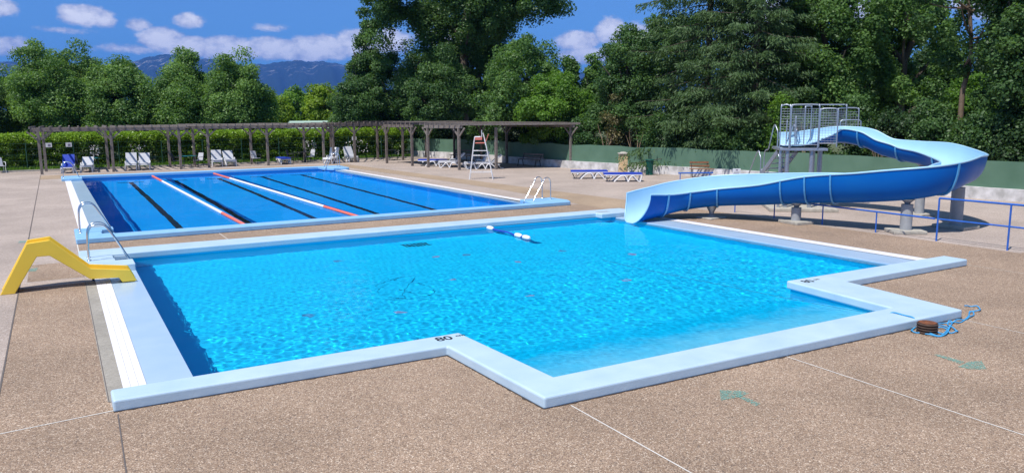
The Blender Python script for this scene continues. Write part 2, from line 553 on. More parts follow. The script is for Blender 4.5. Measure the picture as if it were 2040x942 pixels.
# joints in the paving
mb = MB()
for (x0, y0, x1, y1, w_) in [(5.13, 7.5, 5.12, -3, .018), (8.87, 7.5, 8.85, -3, .02), (13.02, 7.4, 13.0, -3, .016), (.34, 10.15, -.86, 10.02, .02), (3.99, 22.1, 3.99, 24.5, .02), (17.8, 10.1, 18.1, 4, .012), (.3, 22.0, .3, 24.3, .025)]:
    d = Vector((x1 - x0, y1 - y0)).normalized(); n = Vector((-d.y, d.x)) * w_ / 2
    mb.sheet([(x0 - n.x, y0 - n.y), (x1 - n.x, y1 - n.y), (x1 + n.x, y1 + n.y), (x0 + n.x, y0 + n.y)][::-1], .0085)
tag(mb.build('pavement_joint', M_joint), kind='structure')
mb = MB()
for (x0, y0, x1, y1, w_) in [(-.875, -14, -.875, 53.6, .022), (.38, 10.0, .1, -3, .015), (.315, 10.5, .315, 18.6, .012), (-4.5, 44, 0.1, 44.3, .012), (-9, 38, .2, 38.4, .012), (-9, 31, .3, 31.5, .012), (-7, 26, .3, 26.3, .012), (19.1, 24.6, 26, 24.6, .012), (18.3, 40.3, 27, 40, .012)]:
    d = Vector((x1 - x0, y1 - y0)).normalized(); n = Vector((-d.y, d.x)) * w_ / 2
    mb.sheet([(x0 - n.x, y0 - n.y), (x1 - n.x, y1 - n.y), (x1 + n.x, y1 + n.y), (x0 + n.x, y0 + n.y)][::-1], .0092)
tag(mb.build('dark_pavement_joint', M_jointd), kind='structure')

# ================================================================== NEAR POOL
ZB = 1.02


def basin(name, outline, faces, m):
    """faces: list of polygons with z ; outline walls down to the floor"""
    mb = MB()
    n = len(outline)
    for i in range(n):
        (x0, y0), (x1, y1) = outline[i], outline[(i + 1) % n]
        mb.add([(x0, y0, -2.3), (x1, y1, -2.3), (x1, y1, -.006), (x0, y0, -.006)], [(0, 1, 2, 3)])
    for f in faces:
        mb.add(f, [tuple(range(len(f)))])
    o = mb.build(name, m)
    receiver(o)
    return tag(o, kind='structure')


out_near = [(1.32, 10.58), (5.22, 10.58), (5.32, 8.15), (12.28, 8.17), (12.48, 10.54), (16.5, 10.56), (16.12, 21.25), (1.32, 21.15)]
basin('pool_basin', out_near, [
    [(1.2, 10.4, -ZB), (5.2, 10.6, -ZB), (12.5, 10.6, -ZB), (17, 10.4, -ZB), (17, 21.6, -ZB), (1.2, 21.6, -ZB)][::1],
    [(5.1, 8.0, -.14), (12.6, 8.0, -.14), (12.7, 9.0, -.25), (5.1, 9.0, -.25)],
    [(5.1, 9.0, -.25), (12.7, 9.0, -.25), (12.7, 10.6, -.80), (5.1, 10.6, -.80)],
    [(5.1, 10.6, -.80), (12.7, 10.6, -.80), (12.7, 13.5, -ZB + .004), (5.1, 13.5, -ZB + .004)],
], M_basin)
M_slope = mat('painted_shallow_water_fade', (.30, .76, .98), .5, var=.06, scale=2)  # fading of light with water depth, put into the slope colour
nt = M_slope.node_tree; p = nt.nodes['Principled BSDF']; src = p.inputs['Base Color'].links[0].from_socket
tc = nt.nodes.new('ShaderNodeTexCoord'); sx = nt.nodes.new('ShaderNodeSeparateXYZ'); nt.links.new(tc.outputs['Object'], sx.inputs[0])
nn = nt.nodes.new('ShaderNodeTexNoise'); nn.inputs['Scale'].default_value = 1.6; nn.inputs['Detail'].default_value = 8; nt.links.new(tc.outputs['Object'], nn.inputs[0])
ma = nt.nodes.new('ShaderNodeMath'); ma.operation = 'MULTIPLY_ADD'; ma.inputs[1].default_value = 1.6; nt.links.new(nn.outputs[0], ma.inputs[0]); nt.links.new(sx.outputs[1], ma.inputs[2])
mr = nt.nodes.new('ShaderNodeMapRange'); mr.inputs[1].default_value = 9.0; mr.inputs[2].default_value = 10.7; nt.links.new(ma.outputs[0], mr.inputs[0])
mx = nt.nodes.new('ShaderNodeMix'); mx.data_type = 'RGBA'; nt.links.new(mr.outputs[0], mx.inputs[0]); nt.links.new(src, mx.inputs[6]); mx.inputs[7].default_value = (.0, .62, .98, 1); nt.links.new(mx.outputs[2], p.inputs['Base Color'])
# the shallow end of the bay, painted paler to imitate light in shallow water
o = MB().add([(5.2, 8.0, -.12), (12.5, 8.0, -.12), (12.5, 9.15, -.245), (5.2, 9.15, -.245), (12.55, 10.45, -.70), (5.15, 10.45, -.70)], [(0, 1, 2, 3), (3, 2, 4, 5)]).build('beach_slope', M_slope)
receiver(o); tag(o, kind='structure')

rng = np.random.default_rng(5)


def waves(n, lo, hi, amp, th0, spread, seed):
    r = np.random.default_rng(seed)
    W = []
    for i in range(n):
        lam = math.exp(r.uniform(math.log(lo), math.log(hi)))
        th = r.normal(th0, spread)
        W.append((lam, th, r.uniform(0, 7), amp * lam * r.uniform(.5, 1.2)))

    def f(X, Y):
        Z = np.zeros_like(X)
        for lam, th, ph, a in W:
            k = 2 * PI / lam
            Z += a * np.sin(k * (X * math.cos(th) + Y * math.sin(th)) + ph)
        return Z
    return f


M_water = bpy.data.materials.new('clear_water')
M_water.use_nodes = True
nt = M_water.node_tree
nt.nodes.remove(nt.nodes['Principled BSDF'])
rf = nt.nodes.new('ShaderNodeBsdfRefraction'); rf.inputs['IOR'].default_value = 1.33; rf.inputs['Roughness'].default_value = 0
rf.inputs['Color'].default_value = (.86, .985, 1, 1)
gl = nt.nodes.new('ShaderNodeBsdfGlossy'); gl.inputs['Roughness'].default_value = .03
fn = nt.nodes.new('ShaderNodeFresnel'); fn.inputs['IOR'].default_value = 1.33
mu = nt.nodes.new('ShaderNodeMath'); mu.operation = 'MULTIPLY'; mu.inputs[1].default_value = .26
ms = nt.nodes.new('ShaderNodeMixShader')
nt.links.new(fn.outputs[0], mu.inputs[0]); nt.links.new(mu.outputs[0], ms.inputs[0]); nt.links.new(rf.outputs[0], ms.inputs[1]); nt.links.new(gl.outputs[0], ms.inputs[2])
nt.links.new(ms.outputs[0], nt.nodes['Material Output'].inputs[0])

wfa = waves(30, .35, 1.2, .0014, .6, 1.2, 3); wfb = waves(46, .10, .26, .0011, .6, 1.3, 4)
wf = lambda X, Y: wfa(X, Y) + wfb(X, Y)
soft = lambda X, Y: .4 + .6 * np.clip((17.5 - Y) / 5, 0, 1)


def znear(X, Y): return -.035 + wf(X, Y) * soft(X, Y)


wat = grid_mesh('water', np.arange(1.26, 16.62, .022), np.arange(8.06, 21.32, .022), znear,
                lambda cx, cy: (cy > 10.55) | ((cx > 5.2) & (cx < 12.6)), M_water)
wat.cycles.is_caustics_caster = True
tag(wat, kind='structure')

near_out = [(.34, 10.10), (4.70, 10.06), (4.79, 7.57), (13.12, 7.46), (13.40, 9.98), (17.72, 10.06), (17.72, 10.62), (12.42, 10.60), (12.22, 8.18), (5.30, 8.15), (5.16, 10.62), (.34, 10.54)]
o = MB().prism(near_out, -.01, .15).build('pool_coping', M_cope, bevel=.03, seg=3)
receiver(o); tag(o, kind='structure')
far_c = [(1.34, 21.12), (16.2, 21.28), (16.2, 20.95), (17.0, 20.95), (17.0, 22.0), (.28, 22.08), (.28, 21.12)]
o = MB().prism([(1.34, 21.12), (15.5, 21.26), (15.5, 20.95), (16.25, 20.95), (16.95, 20.98), (17.02, 21.95), (.28, 22.08), (.28, 21.12)], -.01, .15).build('pool_coping', M_cope, bevel=.03, seg=3)
receiver(o); tag(o, kind='structure')
# the open, dirty joint between paving and coping
def dirt_joint(edges, seedv):
    r_ = random.Random(seedv); mb = MB()
    for (a, b) in edges:
        a = Vector(a); b = Vector(b); L = (b - a).length; d = (b - a) / L; n = Vector((d.y, -d.x)); k = max(2, int(L / .07)); P = []
        for i in range(k + 1):
            q = a + d * (L * i / k); o_ = r_.uniform(.006, .024) if r_.random() > .15 else r_.uniform(.02, .04)
            P.append((q - n * .02, q + n * o_))
        for p_, q_ in zip(P, P[1:]):
            mb.add([(p_[0].x, p_[0].y, .0105), (p_[1].x, p_[1].y, .0105), (q_[1].x, q_[1].y, .0105), (q_[0].x, q_[0].y, .0105)], [(0, 1, 2, 3)])
    tag(mb.build('pavement_joint', mat('black_dirt', (.05, .04, .035), .95)), kind='structure')


dirt_joint(list(zip(near_out[:6], near_out[1:7])), 3)
dirt_joint([((.28, 24.22), (16.75, 24.62)), ((17.02, 21.97), (.28, 22.09))], 4)
# raised block round the near ladder, with its recess
mb = MB()
mb.box((.28, 20.55, -.01), (.98, 21.12, .149)); mb.box((.28, 19.5, -.01), (1.36, 20.2, .15)); mb.box((.28, 20.2, -.01), (1.0, 20.55, .147))
o = mb.build('ladder_plinth', M_cope, bevel=.015); receiver(o); tag(o, kind='structure')
mb = MB(); mb.box((.98, 20.2, -.3), (1.36, 21.12, -.0)); mb.box((1.0, 20.58, .149), (1.26, 20.75, .16)); mb.box((.45, 20.42, .148), (1.1, 20.425, .152)); mb.box((.45, 20.8, .149), (1.1, 20.805, .153))
o = mb.build('ladder_recess', mat('dull_blue_grey', (.36, .47, .55), .6)); receiver(o); tag(o, kind='structure')
o = MB().box((15.62, 21.3, .150), (16.1, 21.5, .156)).build('skimmer_lid', mat('grey_lid', (.36, .40, .45), .6)); tag(o, 'flat grey skimmer lid set in the far right corner of the near pool coping', 'lid')


# side slabs and white gratings: flush with the deck
def slab(name, poly, m, z=.0, t=.35):
    o = MB().prism(poly, z - t, z).build(name, m, bevel=.008)
    receiver(o); tag(o, kind='structure'); return o


def grating(label, x0, x1, y0, y1, xa=None, xb=None):
    """white slatted gutter grating from (x0..x1,y0) to (xa..xb,y1)"""
    xa = x0 if xa is None else xa; xb = x1 if xb is None else xb
    t = thing('gutter_grating', label, 'grating', (x0, y0, 0), 0, 'white gutter gratings')
    f = MB(); s = MB()
    L = y1 - y0
    n = int(L / .05)
    s.add([(0, 0, .003), (x1 - x0, 0, .003), (xb - x0, L, .003), (xa - x0, L, .003)], [(0, 1, 2, 3)])
    for k in range(3):
        a = (k + .03) / 3; b = (k + .985) / 3
        f.add([((x1 - x0) * a, 0, .012), ((x1 - x0) * b, 0, .012), (xa - x0 + (xb - xa) * b, L, .012), (xa - x0 + (xb - xa) * a, L, .012)], [(0, 1, 2, 3)])
    s.build('frame', mat('pale_grey_gutter', (.72, .70, .72), .7), t)  # plain sheet under the slats, slightly greyer than the grating
    f.build('slat', M_grate, t)
    return t


slab('gutter_slab', [(.78, 10.56), (1.36, 10.56), (1.36, 19.5), (.78, 19.5)], M_slab)
slab('gutter_slab', [(16.46, 10.62), (17.34, 10.62), (16.98, 20.95), (16.08, 20.95)], M_slab)
grating('white gutter grating along the left side of the near pool', .5, .78, 10.56, 19.5)
grating('white gutter grating along the right side of the near pool', 17.34, 17.72, 10.62, 20.95, 16.98, 17.36)


def text_mark(name, s, size, loc, rz, label, parent=None, sx=1.25):
    c = bpy.data.curves.new(name, 'FONT')
    c.body = s; c.size = size; c.extrude = .0008; c.offset = size * .02
    c.materials.append(M_text)
    tmp = bpy.data.objects.new(name + '_tmp', c)
    me = bpy.data.meshes.new_from_object(tmp)
    bpy.data.objects.remove(tmp)
    o = bpy.data.objects.new(name, me)
    COL.objects.link(o)
    o.location = loc; o.rotation_euler = (0, 0, rz); o.scale = (sx, 1, 1)
    if parent: o.parent = parent
    return o


for lb, x, y in (('black 80 cm depth marking painted on the coping corner nearest the camera', 4.68, 10.34), ('black 80 cm depth marking painted on the right-hand coping corner', 12.60, 10.26)):
    t = thing('depth_marking', lb, 'depth marking', (x, y, .1512))
    text_mark('digits', '80', .27, (0, 0, 0), -.02, None, t, .98)
    text_mark('unit', 'cm', .13, (.34, .08, 0), -.02, None, t, 1.0)

# things on the near pool floor
mb = MB()
for i in range(7): mb.box((8.3 + i * .11, 20.3, -ZB), (8.36 + i * .11, 20.75, -ZB + .02))
mb.box((8.28, 20.3, -ZB), (9.08, 20.34, -ZB + .018)); mb.box((8.28, 20.71, -ZB), (9.08, 20.75, -ZB + .018))
tag(receiver(mb.build('drain_grate', M_black)), 'dark square drain grate on the floor at the far side of the near pool', 'drain grate')
rr = random.Random(4)
pts = [(6.2 + .5 * math.sin(t * 1.3) + .28 * math.cos(t * 2.9 + 1), 15.6 + 1.0 * math.cos(t * .9) + .35 * math.sin(t * 2.3), -ZB + .02) for t in [i * .16 for i in range(80)]]
tag(receiver(MB().tube(pts, .006, 5).build('loose_wire', mat('dull_blue_wire', (.0, .34, .55), .7))), 'tangled dark wire lying on the floor of the near pool', 'wire')
spots = [(3.9, 14.6), (5.5, 13.9), (8.4, 18.6), (9.2, 18.4), (9.9, 16.9), (7.6, 15.9), (11.7, 17.6), (10.9, 13.8), (13.0, 16.2), (6.0, 19.4), (8.3, 13.7)]
for i, (x, y) in enumerate(spots):
    mb = MB()
    k = 9
    mb.sheet([(.14 * rr.uniform(.5, 1.1) * math.cos(2 * PI * j / k), .14 * rr.uniform(.5, 1.1) * math.sin(2 * PI * j / k)) for j in range(k)], 0)
    o = receiver(mb.build('floor_spot', M_pink if i % 3 else M_flange, loc=(x, y, -ZB + .006)))
    tag(o, 'small faded painted patch on the floor of the near pool', 'painted patch', 'faded patches on the pool floor')

# ================================================================== FAR POOL
ZF = 1.9
out_far = [(1.30, 24.95), (15.62, 24.95), (14.86, 49.3), (1.10, 49.3)]
basin('pool_basin', out_far, [[(.6, 24.5, -ZF), (16.2, 24.5, -ZF), (16, 50, -ZF), (.6, 50, -ZF)]], M_basin_far)
mb = MB()
for x in (3.42, 5.66, 8.0, 10.4, 12.75):
    mb.box((x - .115, 26.9, -ZF), (x + .115, 47.6, -ZF + .008))
    mb.box((x - .65, 47.6, -ZF), (x + .65, 47.85, -ZF + .0075)); mb.box((x - .65, 26.65, -ZF), (x + .65, 26.9, -ZF + .0075))
tag(receiver(mb.build('lane_marking', M_black)), kind='structure')
wf2 = waves(34, .3, 2.4, .00035, .8, 1.0, 9)
wat2 = grid_mesh('water', np.arange(1.0, 15.75, .06), np.arange(24.86, 49.42, .06), lambda X, Y: -.035 + wf2(X, Y), None, M_water)
wat2.cycles.is_caustics_caster = True
tag(wat2, kind='structure')
o = MB().prism([(.28, 24.22), (16.75, 24.62), (16.95, 25.1), (16.9, 26.2), (15.45, 26.2), (15.35, 25.45), (15.35, 24.98), (1.28, 24.92), (1.28, 25.05), (.96, 25.05), (.96, 25.55), (.28, 25.55)], -.01, .15).build('pool_coping', M_cope_far, bevel=.03, seg=3)
receiver(o); tag(o, kind='structure')
o = MB().prism([(.28, 25.9), (1.3, 25.9), (1.3, 26.45), (.28, 26.45)], -.01, .15).build('ladder_plinth', M_cope_far, bevel=.015); receiver(o); tag(o, kind='structure')
o = MB().prism([(.28, 25.5), (.98, 25.5), (.98, 25.95), (.28, 25.95)], -.01, .146).build('ladder_plinth', M_cope_far); receiver(o); tag(o, kind='structure')
o = MB().prism([(.14, 47.8), (1.12, 47.8), (1.12, 49.28), (14.3, 49.28), (14.3, 48.3), (14.75, 47.6), (15.75, 47.6), (15.85, 49.9), (.14, 49.9)], -.01, .15).build('pool_coping', M_cope_far, bevel=.03, seg=3)
receiver(o); tag(o, kind='structure')
slab('gutter_slab', [(.74, 26.45), (1.32, 26.45), (1.14, 47.8), (.58, 47.8)], M_slab_far)
slab('gutter_slab', [(15.58, 26.2), (15.85, 26.2), (15.2, 47.6), (14.86, 47.6)], M_slab_far)
grating('white gutter grating along the left side of the far lane pool', .42, .74, 26.45, 47.8, .30, .58)
grating('white gutter grating along the right side of the far lane pool', 15.85, 16.2, 26.2, 47.6, 15.2, 15.55)


def float_line(label, p0, p1, reds, rad=.06):
    p0 = Vector(p0); p1 = Vector(p1)
    L = (p1 - p0).length; d = (p1 - p0) / L
    t = thing('lane_rope', label, 'lane rope', p0)
    t.rotation_euler = (0, 0, math.atan2(d.y, d.x))
    MB().tube([(0, 0, 0), (L, 0, 0)], .012, 5).build('cable', M_steel, t)

    def seg(a, b, m):
        pts = []; rs = []
        x = a
        while x < b - .01:
            for q, rr_ in ((0, .45), (.012, .95), (.06, 1), (.108, .95), (.12, .45)):
                pts.append((x + q, 0, 0)); rs.append(rad * rr_)
            x += .125
        MB().tube(pts, rs, 8).build('float_discs', m, t)
    seg(.15, reds, M_red); seg(reds + .02, L - reds, M_whitepl); seg(L - reds + .02, L - .2, M_red)
    return t


float_line('left lane rope with red ends and white middle across the far pool', (4.66, 49.25, -.005), (5.02, 25.0, -.005), 4.3)
float_line('right lane rope with red ends and white middle across the far pool', (7.98, 49.25, -.005), (8.78, 25.0, -.005), 4.3)
# short float line in the near pool
t = thing('float_rope', 'short blue rope with three white floats on the near pool water', 'float rope', (11.36, 21.2, -.02))
MB().tube(smooth_path([(0, 0, .0), (-.02, -.5, -.0), (.03, -1.2, .0), (-.05, -1.75, 0), (-.02, -2.3, 0)]), .028, 6).build('rope', M_navy, t)
for y0 in (-.02, -1.72, -2.16):
    MB().tube([(-.03, y0, .01), (-.03, y0 - .04, .01), (-.03, y0 - .17, .01), (-.03, y0 - .31, .01), (-.03, y0 - .35, .01)], [.03, .065, .075, .065, .03], 10).build('float', M_whitepl, t)


# ================================================================== LADDERS
def ladder(label, x, y, z, rz, run=.85, h=.8, gap=.46):
    t = thing('pool_ladder', label, 'pool ladder', (x, y, z), rz, 'stainless steel pool ladders')
    for s in (-1, 1):
        yy = s * gap / 2
        pts = smooth_path([(0, yy, 0), (0, yy, .35), (.02, yy, h - .18), (.1, yy, h - .04), (.24, yy, h), (.38, yy, h - .05), (.5, yy, h - .22), (run, yy, .05), (run + .12, yy, -.25), (run + .13, yy, -1.0)], 5)
        MB().tube(pts, .021, 8).build('handrail', M_steel, t)
        MB().lathe([(.0, .012), (.045, .012), (.05, 0)], (0, yy), 14).build('base_flange', M_steel, t)
    for k in range(3):
        MB().bar((run + .13, -gap / 2, -.35 - .25 * k), (run + .13, gap / 2, -.35 - .25 * k), .08, .03).build('rung', M_steel, t)
    return t


ladder('steel pool ladder beside the yellow slide at the near pool', .47, 20.68, .15, 0, .78, .82)
ladder('steel pool ladder at the nearest left corner of the far pool', .42, 25.72, .15, 0, .78, .82)
ladder('steel pool ladder at the distant left corner of the far pool', .24, 48.5, .15, 0, .72, .85)
ladder('steel pool ladder at the distant right corner of the far pool', 15.3, 48.3, .15, PI, .85, .9)
ladder('steel pool ladder at the nearest right corner of the far pool', 16.45, 25.85, .15, PI + .28, .98, .85, .44)

# ================================================================== YELLOW SLIDE
prof = [(-1.18, 0), (-.65, .98), (-.25, 1.02), (.42, .37), (1.15, .27), (1.27, .02), (.99, .02), (.93, .12), (.4, .15), (-.28, .70), (-.5, .70), (-.93, 0)]
t = thing('childrens_slide', 'small yellow plastic slide at the left edge of the near pool', 'slide', (0, 18.1, 0))
W_ = .58


def side_panel(y0, y1):
    n = len(prof)
    mb = MB()
    mb.add([(x, y0, z) for x, z in prof] + [(x, y1, z) for x, z in prof], [tuple(range(n)), tuple(range(n, 2 * n))[::-1]] + [(i + n, (i + 1) % n + n, (i + 1) % n, i) for i in range(n)])
    return mb


side_panel(0, .035).build('side_panel', M_yellow, t, bevel=.012)
side_panel(W_ - .035, W_).build('side_panel', M_yellow, t, bevel=.012)
ins = [(-1.12, 0.0), (-.63, .93), (-.27, .96), (.40, .29), (1.13, .18), (1.22, .03)]
mb = MB()
for (a, b) in zip(ins, ins[1:]):
    mb.bar((a[0], W_ / 2, a[1] - .03), (b[0], W_ / 2, b[1] - .03), W_ - .066, .03)
mb.build('chute', M_yellow, t)
for k in range(4):
    f = (k + 1) / 5
    MB().bar((-1.08 + .53 * f, .03, .97 * f), (-1.08 + .53 * f, W_ - .03, .97 * f), .09, .035).build('step', M_yellow, t)

# ================================================================== BIG SLIDE
CP = [[15.82, 19.86, -.05, .86, .9], [16.131, 19.838, 0.004, 0.837, 0.896], [17.016, 19.828, 0.14, 0.847, 0.719], [17.901, 19.625, 0.296, 0.88, 0.61], [18.757, 18.962, 0.434, 0.915, 0.586], [19.527, 17.773, 0.539, 0.915, 0.656], [20.111, 16.406, 0.693, 0.85, 0.825], [20.62, 14.946, 0.822, 0.765, 0.877], [21.068, 13.803, 0.979, 0.689, 0.904], [21.789, 13.364, 1.147, 0.629, 0.886], [22.685, 13.422, 1.318, 0.581, 0.859], [23.50, 13.72, 1.397, 0.535, 0.78], [24.276, 14.565, 1.545, 0.485, 0.732], [24.745, 15.47, 1.7, 0.454, 0.705], [24.875, 16.461, 1.814, 0.451, 0.614], [24.666, 17.168, 1.978, 0.487, 0.54], [24.503, 17.769, 2.238, 0.526, 0.566], [24.26, 18.5, 2.38, 0.46, 0.52], [23.8, 19.0, 2.36, .20, .48], [23.25, 19.45, 2.28, .03, .44], [22.7, 19.9, 2.26, .02, .42]]
CP = np.array(CP[1:])
HW = .58


def cr_curve(P, n=8):
    Q = np.vstack([2 * P[0] - P[1], P, 2 * P[-1] - P[-2]]); out = []
    for i in range(1, len(Q) - 2):
        for k in range(n):
            t_ = k / n
            a, b, c, d = Q[i - 1], Q[i], Q[i + 1], Q[i + 2]
            out.append(.5 * ((2 * b) + (c - a) * t_ + (2 * a - 5 * b + 4 * c - d) * t_ * t_ + (3 * b - a - 3 * c + d) * t_ ** 3))
    out.append(Q[-2]); return np.array(out)


SC = cr_curve(CP)
ST = np.gradient(SC[:, :2], axis=0); ST /= np.linalg.norm(ST, axis=1)[:, None]
SN = np.stack([-ST[:, 1], ST[:, 0]], 1)
slide = thing('water_slide', 'large curving blue water slide with pale inside ending in the near pool', 'water slide', (22, 17, 0))


def section(i, off, hadd=0.0, nseg=18, lip=0.0):
    c = SC[i]; n = SN[i]; out = []
    for k in range(nseg + 1):
        ph = -PI / 2 + PI * k / nseg
        h = c[3] if ph > 0 else c[4]
        hw = HW + off
        x = hw * math.copysign(abs(math.sin(ph)) ** .78, ph)
        z = (h + off) * (1 - math.cos(ph)) - off + hadd * 0
        shift = 0.0
        if lip and i < 5:          # the mouth is cut on a slant: the floor reaches further than the rims
            shift = -(1 - i / 5) * .34 * (math.cos(ph)) ** 2
        q = np.array([c[0] + n[0] * x + ST[i][0] * shift - 22, c[1] + n[1] * x + ST[i][1] * shift - 17, c[2] + z - (abs(shift) * .12)])
        out.append(q)
    return out


def skin(off, nm, m):
    rows = [section(i, off, lip=1) for i in range(len(SC))]
    k = len(rows[0])
    vs = [tuple(p) for r in rows for p in r]
    fs = [(i * k + j, i * k + j + 1, (i + 1) * k + j + 1, (i + 1) * k + j) for i in range(len(rows) - 1) for j in range(k - 1)]
    return MB().add(vs, fs, True).build(nm, m, slide)


skin(0, 'inner_trough', M_slidein)
skin(.025, 'outer_shell', M_slideout)
# rims: rolled edge both sides and round the mouth
for side in (0, 18):
    pts = []
    for i in range(len(SC)):
        a = Vector(section(i, .0, lip=1)[side]); b = Vector(section(i, .05, lip=1)[side])
        pts.append((a + b) / 2 + Vector((0, 0, .004)))
    MB().tube(pts, .03, 8).build('rim', M_slidein, slide)
MB().tube([Vector(p) for p in section(0, .012, lip=1)], .024, 8).build('mouth_rim', M_slidein, slide)
# joint flanges where two chute sections are bolted together
for st in (.9, 2.0, 3.0, 4.55, 5.05, 5.55, 8.1, 10.9, 13.2, 15.2, 16.6, 17.4):
    i = int(st * 8)
    a = section(i, .03); b = section(i, .075)
    d = Vector((ST[i][0], ST[i][1], 0)) * .022
    vs = [Vector(p) - d for p in a] + [Vector(p) - d for p in b] + [Vector(p) + d for p in a] + [Vector(p) + d for p in b]
    k = len(a); fs = []
    for j in range(k - 1):
        fs += [(j, j + 1, k + j + 1, k + j), (2 * k + j, 3 * k + j, 3 * k + j + 1, 2 * k + j + 1), (k + j, k + j + 1, 3 * k + j + 1, 3 * k + j)]
    MB().add(vs, fs).build('joint_flange', M_flange, slide)


def pillar(x, y, ztop, r=.15, pad=.42, cone=.12, padh=.1):
    pp = MB().lathe([(r, padh), (r, ztop - cone)], (x - 22, y - 17), 20)
    pp.lathe([(0, ztop - cone), (r * 1.03, ztop - cone)], (x - 22, y - 17), 20)
    o = pp.build('support_pillar', M_pillar, slide)
    MB().lathe([(.06, ztop - cone), (.09, ztop - cone * .6), (.2, ztop + .03)], (x - 22, y - 17), 12).build('saddle', M_galv, slide)
    MB().box((x - 22 - pad, y - 17 - pad * .8, 0), (x - 22 + pad, y - 17 + pad * .8, padh), .35 + x).build('footing', M_concrete, slide, bevel=.02)


def floor_at(x, y, lo, hi):
    s = SC[lo:hi]; k = np.argmin((s[:, 0] - x) ** 2 + (s[:, 1] - y) ** 2)
    return s[k, 2] - .03


pillar(18.62, 19.1, floor_at(18.6, 19.1, 8, 48), .11, .4, .28, .05)
pillar(19.95, 16.78, floor_at(19.95, 16.78, 24, 60), .15, .42)
pillar(21.05, 13.8, floor_at(21.05, 13.8, 48, 80), .16, .46)
pillar(23.2, 13.62, floor_at(23.2, 13.62, 72, 100), .18, .5)
pillar(24.84, 15.85, floor_at(24.84, 15.85, 96, 130), .15, .4)
# platform
FL = Vector((21.95, 19.30, 0)); FR = Vector((23.05, 18.40, 0))
ex = (FR - FL).normalized(); ey = Vector((-ex.y, ex.x, 0)); PW = 1.6; PD = 1.75; PZ = 2.2
O = Vector((22, 17, 0))


def pl(u, v, z): return FL + ex * u + ey * v + Vector((0, 0, z)) - O


mb = MB()
mb.add([pl(0, 0, PZ), pl(PW, 0, PZ), pl(PW, PD, PZ), pl(0, PD, PZ), pl(0, 0, PZ - .09), pl(PW, 0, PZ - .09), pl(PW, PD, PZ - .09), pl(0, PD, PZ - .09)],
       [(0, 1, 2, 3), (7, 6, 5, 4), (4, 5, 1, 0), (5, 6, 2, 1), (6, 7, 3, 2), (7, 4, 0, 3)])
mb.build('platform', M_galv, slide, bevel=.01)
for u, v, r in ((.28, .12, .075), (1.1, .15, .075), (.5, 1.55, .06), (1.5, .75, .085), (0.04, .1, .05), (1.45, 1.6, .06)):
    MB().tube([pl(u, v, .1), pl(u, v, PZ - .08)], r, 12).build('platform_post', M_galv, slide)
MB().add([tuple(pl(u, v, z)) for z in (0, .12) for u, v in ((-.3, -.3), (2.0, -.3), (2.0, 2.1), (-.3, 2.1))], [(3, 2, 1, 0), (4, 5, 6, 7), (0, 1, 5, 4), (1, 2, 6, 5), (2, 3, 7, 6), (3, 0, 4, 7)]).build('footing', M_concrete, slide, bevel=.02)


def guard(name, a, b, z0, z1, arch=.12, meshed=True, z0b=None, z1b=None, mesh_from=.12):
    """a framed panel with rounded top corners and a welded wire grid"""
    a = Vector(a); b = Vector(b); d = b - a
    z0b = z0 if z0b is None else z0b; z1b = z1 if z1b is None else z1b
    q = lambda t_, z: a + d * t_ + Vector((0, 0, z))
    L = max(d.length, .05); c = min(arch / L, .4)
    fr = MB().tube(smooth_path([q(0, z0), q(0, z1 - arch), q(c * .3, z1 - arch * .3), q(c, z1), q(1 - c, z1b), q(1 - c * .3, z1b - arch * .3), q(1, z1b - arch), q(1, z0b)], 4), .022, 8)
    if meshed: fr.tube([q(0, z0 + mesh_from), q(1, z0b + mesh_from)], .012, 6)
    f = fr.build(name, M_galv, slide)
    if meshed:
        g = MB()
        nx = max(2, int(L / .085)); nz = max(2, int((z1 - .16 - z0 - mesh_from) / .085))
        for i in range(1, nx):
            t_ = i / nx
            g.tube([q(t_, z0 + (z0b - z0) * t_ + mesh_from), q(t_, z1 + (z1b - z1) * t_ - .14)], .005, 4)
        for j in range(nz + 1):
            f_ = j / nz
            za = z0 + mesh_from + (z1 - .14 - z0 - mesh_from) * f_; zb = z0b + mesh_from + (z1b - .14 - z0b - mesh_from) * f_
            g.tube([q(0, za), q(1, zb)], .005, 4)
        g.build('wire_grid', M_galv, f)
    return f


Pv = lambda u, v: pl(u, v, 0)
guard('guard_rail', Pv(.33, .0), Pv(1.25, .0), PZ, PZ + 1.5)
guard('guard_rail', Pv(1.28, .0), Pv(1.85, -.08), PZ + .05, PZ + 1.36)
guard('guard_rail', Pv(.30, .02), Pv(.0, .12), PZ, PZ + 1.5)
guard('guard_rail', Pv(.62, PD), Pv(2.55, PD), PZ, PZ + 1.5)
guard('guard_rail', Pv(2.25, PD + .05), Pv(3.0, PD + .1), PZ + .1, PZ + 1.38)
guard('guard_rail', Pv(2.3, PD - .25), Pv(3.02, PD - .2), PZ + .25, PZ + .95)
guard('guard_rail', Pv(.95, .9), Pv(1.25, 1.3), PZ, PZ + 1.45, meshed=False)
guard('guard_rail', Pv(.35, .9), Pv(.42, 1.3), PZ, PZ + .95, meshed=False)
guard('guard_rail', Pv(.65, .9), Pv(.74, 1.5), PZ, PZ + 1.1, meshed=False)
